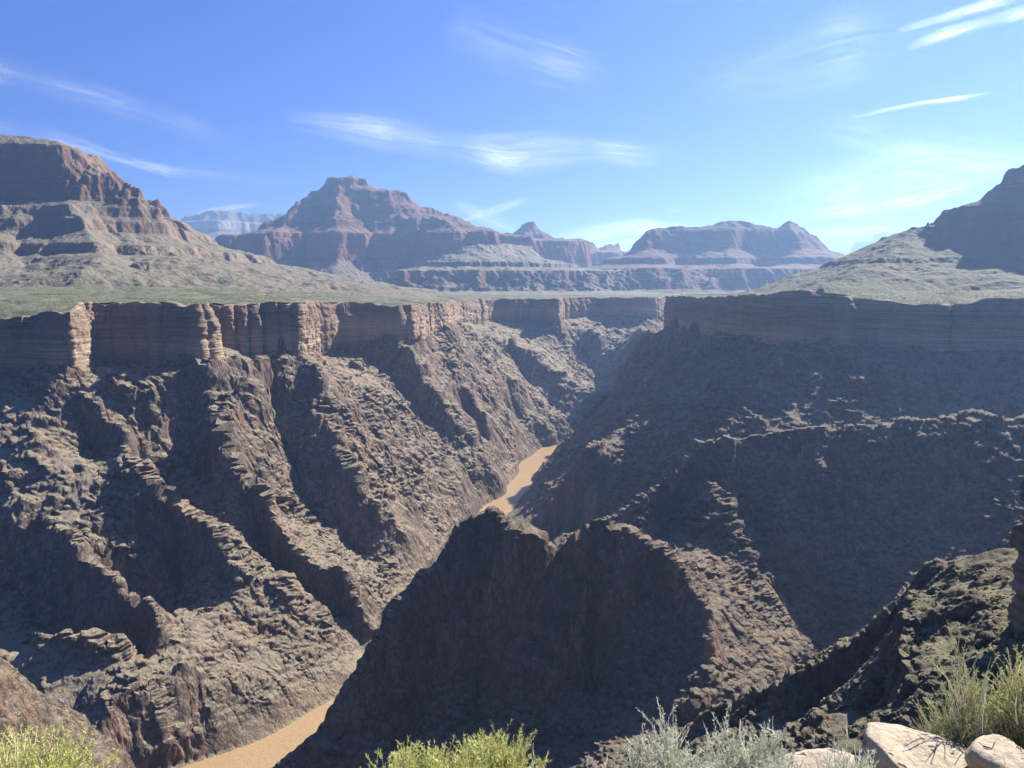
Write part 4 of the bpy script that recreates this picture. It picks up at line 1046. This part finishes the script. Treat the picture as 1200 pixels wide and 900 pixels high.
shrub_field('scrub', 'dotted desert scrub on the left plateau', 60000, (-.74, .2), (900, 2300), plateau_z, lambda x, y: inside(POLY_N, x, y), .8, 1.9, 21)
shrub_field('scrub', 'dotted desert scrub on the right plateau', 30000, (.2, .74), (950, 2000), plateau_z, lambda x, y: inside(POLY_S, x, y), .8, 1.9, 22)
def gentle(x, y):
    e = 4.0; h = h_slope(x, y); g_ = np.hypot(h_slope(x+e, y)-h, h_slope(x, y+e)-h)/e
    return (~inside(POLY_N, x, y)) & (~inside(POLY_S, x, y)) & (g_ < .85) & (h > ZR+6)
shrub_field('scrub', 'scattered scrub on the gentler slopes of the gorge', 60000, (-.74, .74), (420, 2600), h_slope, gentle, .7, 1.5, 23)
# ================================================================== light, sky, haze, camera
w_ = bpy.data.worlds.new('World'); scene.world = w_; w_.use_nodes = True
nt = w_.node_tree; nt.nodes.clear(); W = NT(nt)
sky = W.n('ShaderNodeTexSky', sky_type='NISHITA'); sky.sun_disc = False
sky.sun_elevation = SUN_EL; sky.sun_rotation = SUN_AZ; sky.altitude = 3000; sky.air_density = 1.0; sky.dust_density = 0; sky.ozone_density = 3.0
bg = W.n('ShaderNodeBackground'); bg.inputs[1].default_value = .042
out = W.n('ShaderNodeOutputWorld'); sc3 = W.n('ShaderNodeSeparateColor'); W.l(W.mix(1.0, sky.outputs[0], (.29, .565, 1.0, 1), 'MULTIPLY'), sc3.inputs[0])
bl = sc3.outputs[2]; bl2 = W.math('DIVIDE', W.math('MULTIPLY', bl, 9.0), W.math('ADD', bl, 4.2))   # clear desert sky: deeper blue, gentler glow round the sun
cc3 = W.n('ShaderNodeCombineColor')
for k_ in (0, 1): W.l(W.math('MULTIPLY', W.math('POWER', W.math('DIVIDE', sc3.outputs[k_], W.math('MAXIMUM', bl, 1e-4)), 1.28), bl2), cc3.inputs[k_])
W.l(bl2, cc3.inputs[2]); W.l(cc3.outputs[0], bg.inputs[0]); W.l(bg.outputs[0], out.inputs[0])
sl = bpy.data.lights.new('sun', 'SUN'); sl.energy = 5.0; sl.angle = R(.5); sl.color = (1, .93, .82)
so = bpy.data.objects.new('sun', sl); col.objects.link(so)
from mathutils import Vector
so.rotation_euler = Vector((-SUN_DIR[0], -SUN_DIR[1], -SUN_DIR[2])).to_track_quat('-Z', 'Y').to_euler()
so.location = (300, 200, 600)

def haze():
    x0, x1, y0, y1, z0, z1 = -26000, 26000, -3000, 27000, -412, 1700
    V = [(x, y, z) for z in (z0, z1) for x, y in ((x0,y0),(x1,y0),(x1,y1),(x0,y1))]
    Fq = [(0,3,2,1),(4,5,6,7),(0,1,5,4),(1,2,6,5),(2,3,7,6),(3,0,4,7)]
    m = bpy.data.materials.new('haze_air'); m.use_nodes = True; n = m.node_tree; n.nodes.clear()
    o = n.nodes.new('ShaderNodeOutputMaterial'); v = n.nodes.new('ShaderNodeVolumePrincipled')
    v.inputs['Color'].default_value = (.36, .58, 1.0, 1); v.inputs['Density'].default_value = 6e-5; v.inputs['Anisotropy'].default_value = .4
    n.links.new(v.outputs[0], o.inputs['Volume'])
    ob = mesh_np('haze', np.array(V, float), np.array(Fq), m, smooth=False)
    tag(ob, 'pale blue haze filling the canyon air', kind='stuff')
haze()

cam = bpy.data.cameras.new('camera'); cam.sensor_width = 36; cam.lens = 36*F/1200; cam.clip_start = .05; cam.clip_end = 400000
co = bpy.data.objects.new('camera', cam); col.objects.link(co); co.rotation_euler = (R(90)-PITCH, 0, 0); scene.camera = co
vs = scene.view_settings; vs.view_transform = 'Standard'; vs.look = 'None'; vs.exposure = 1.72; vs.gamma = 1; vs.use_curve_mapping = False
cy_ = scene.cycles; cy_.use_denoising = True
try: cy_.denoiser = 'OPENIMAGEDENOISE'
except Exception: pass
cy_.max_bounces = 5; cy_.diffuse_bounces = 3; cy_.volume_bounces = 0; cy_.transparent_max_bounces = 12
print('script done', round(time.time()-T0, 1))
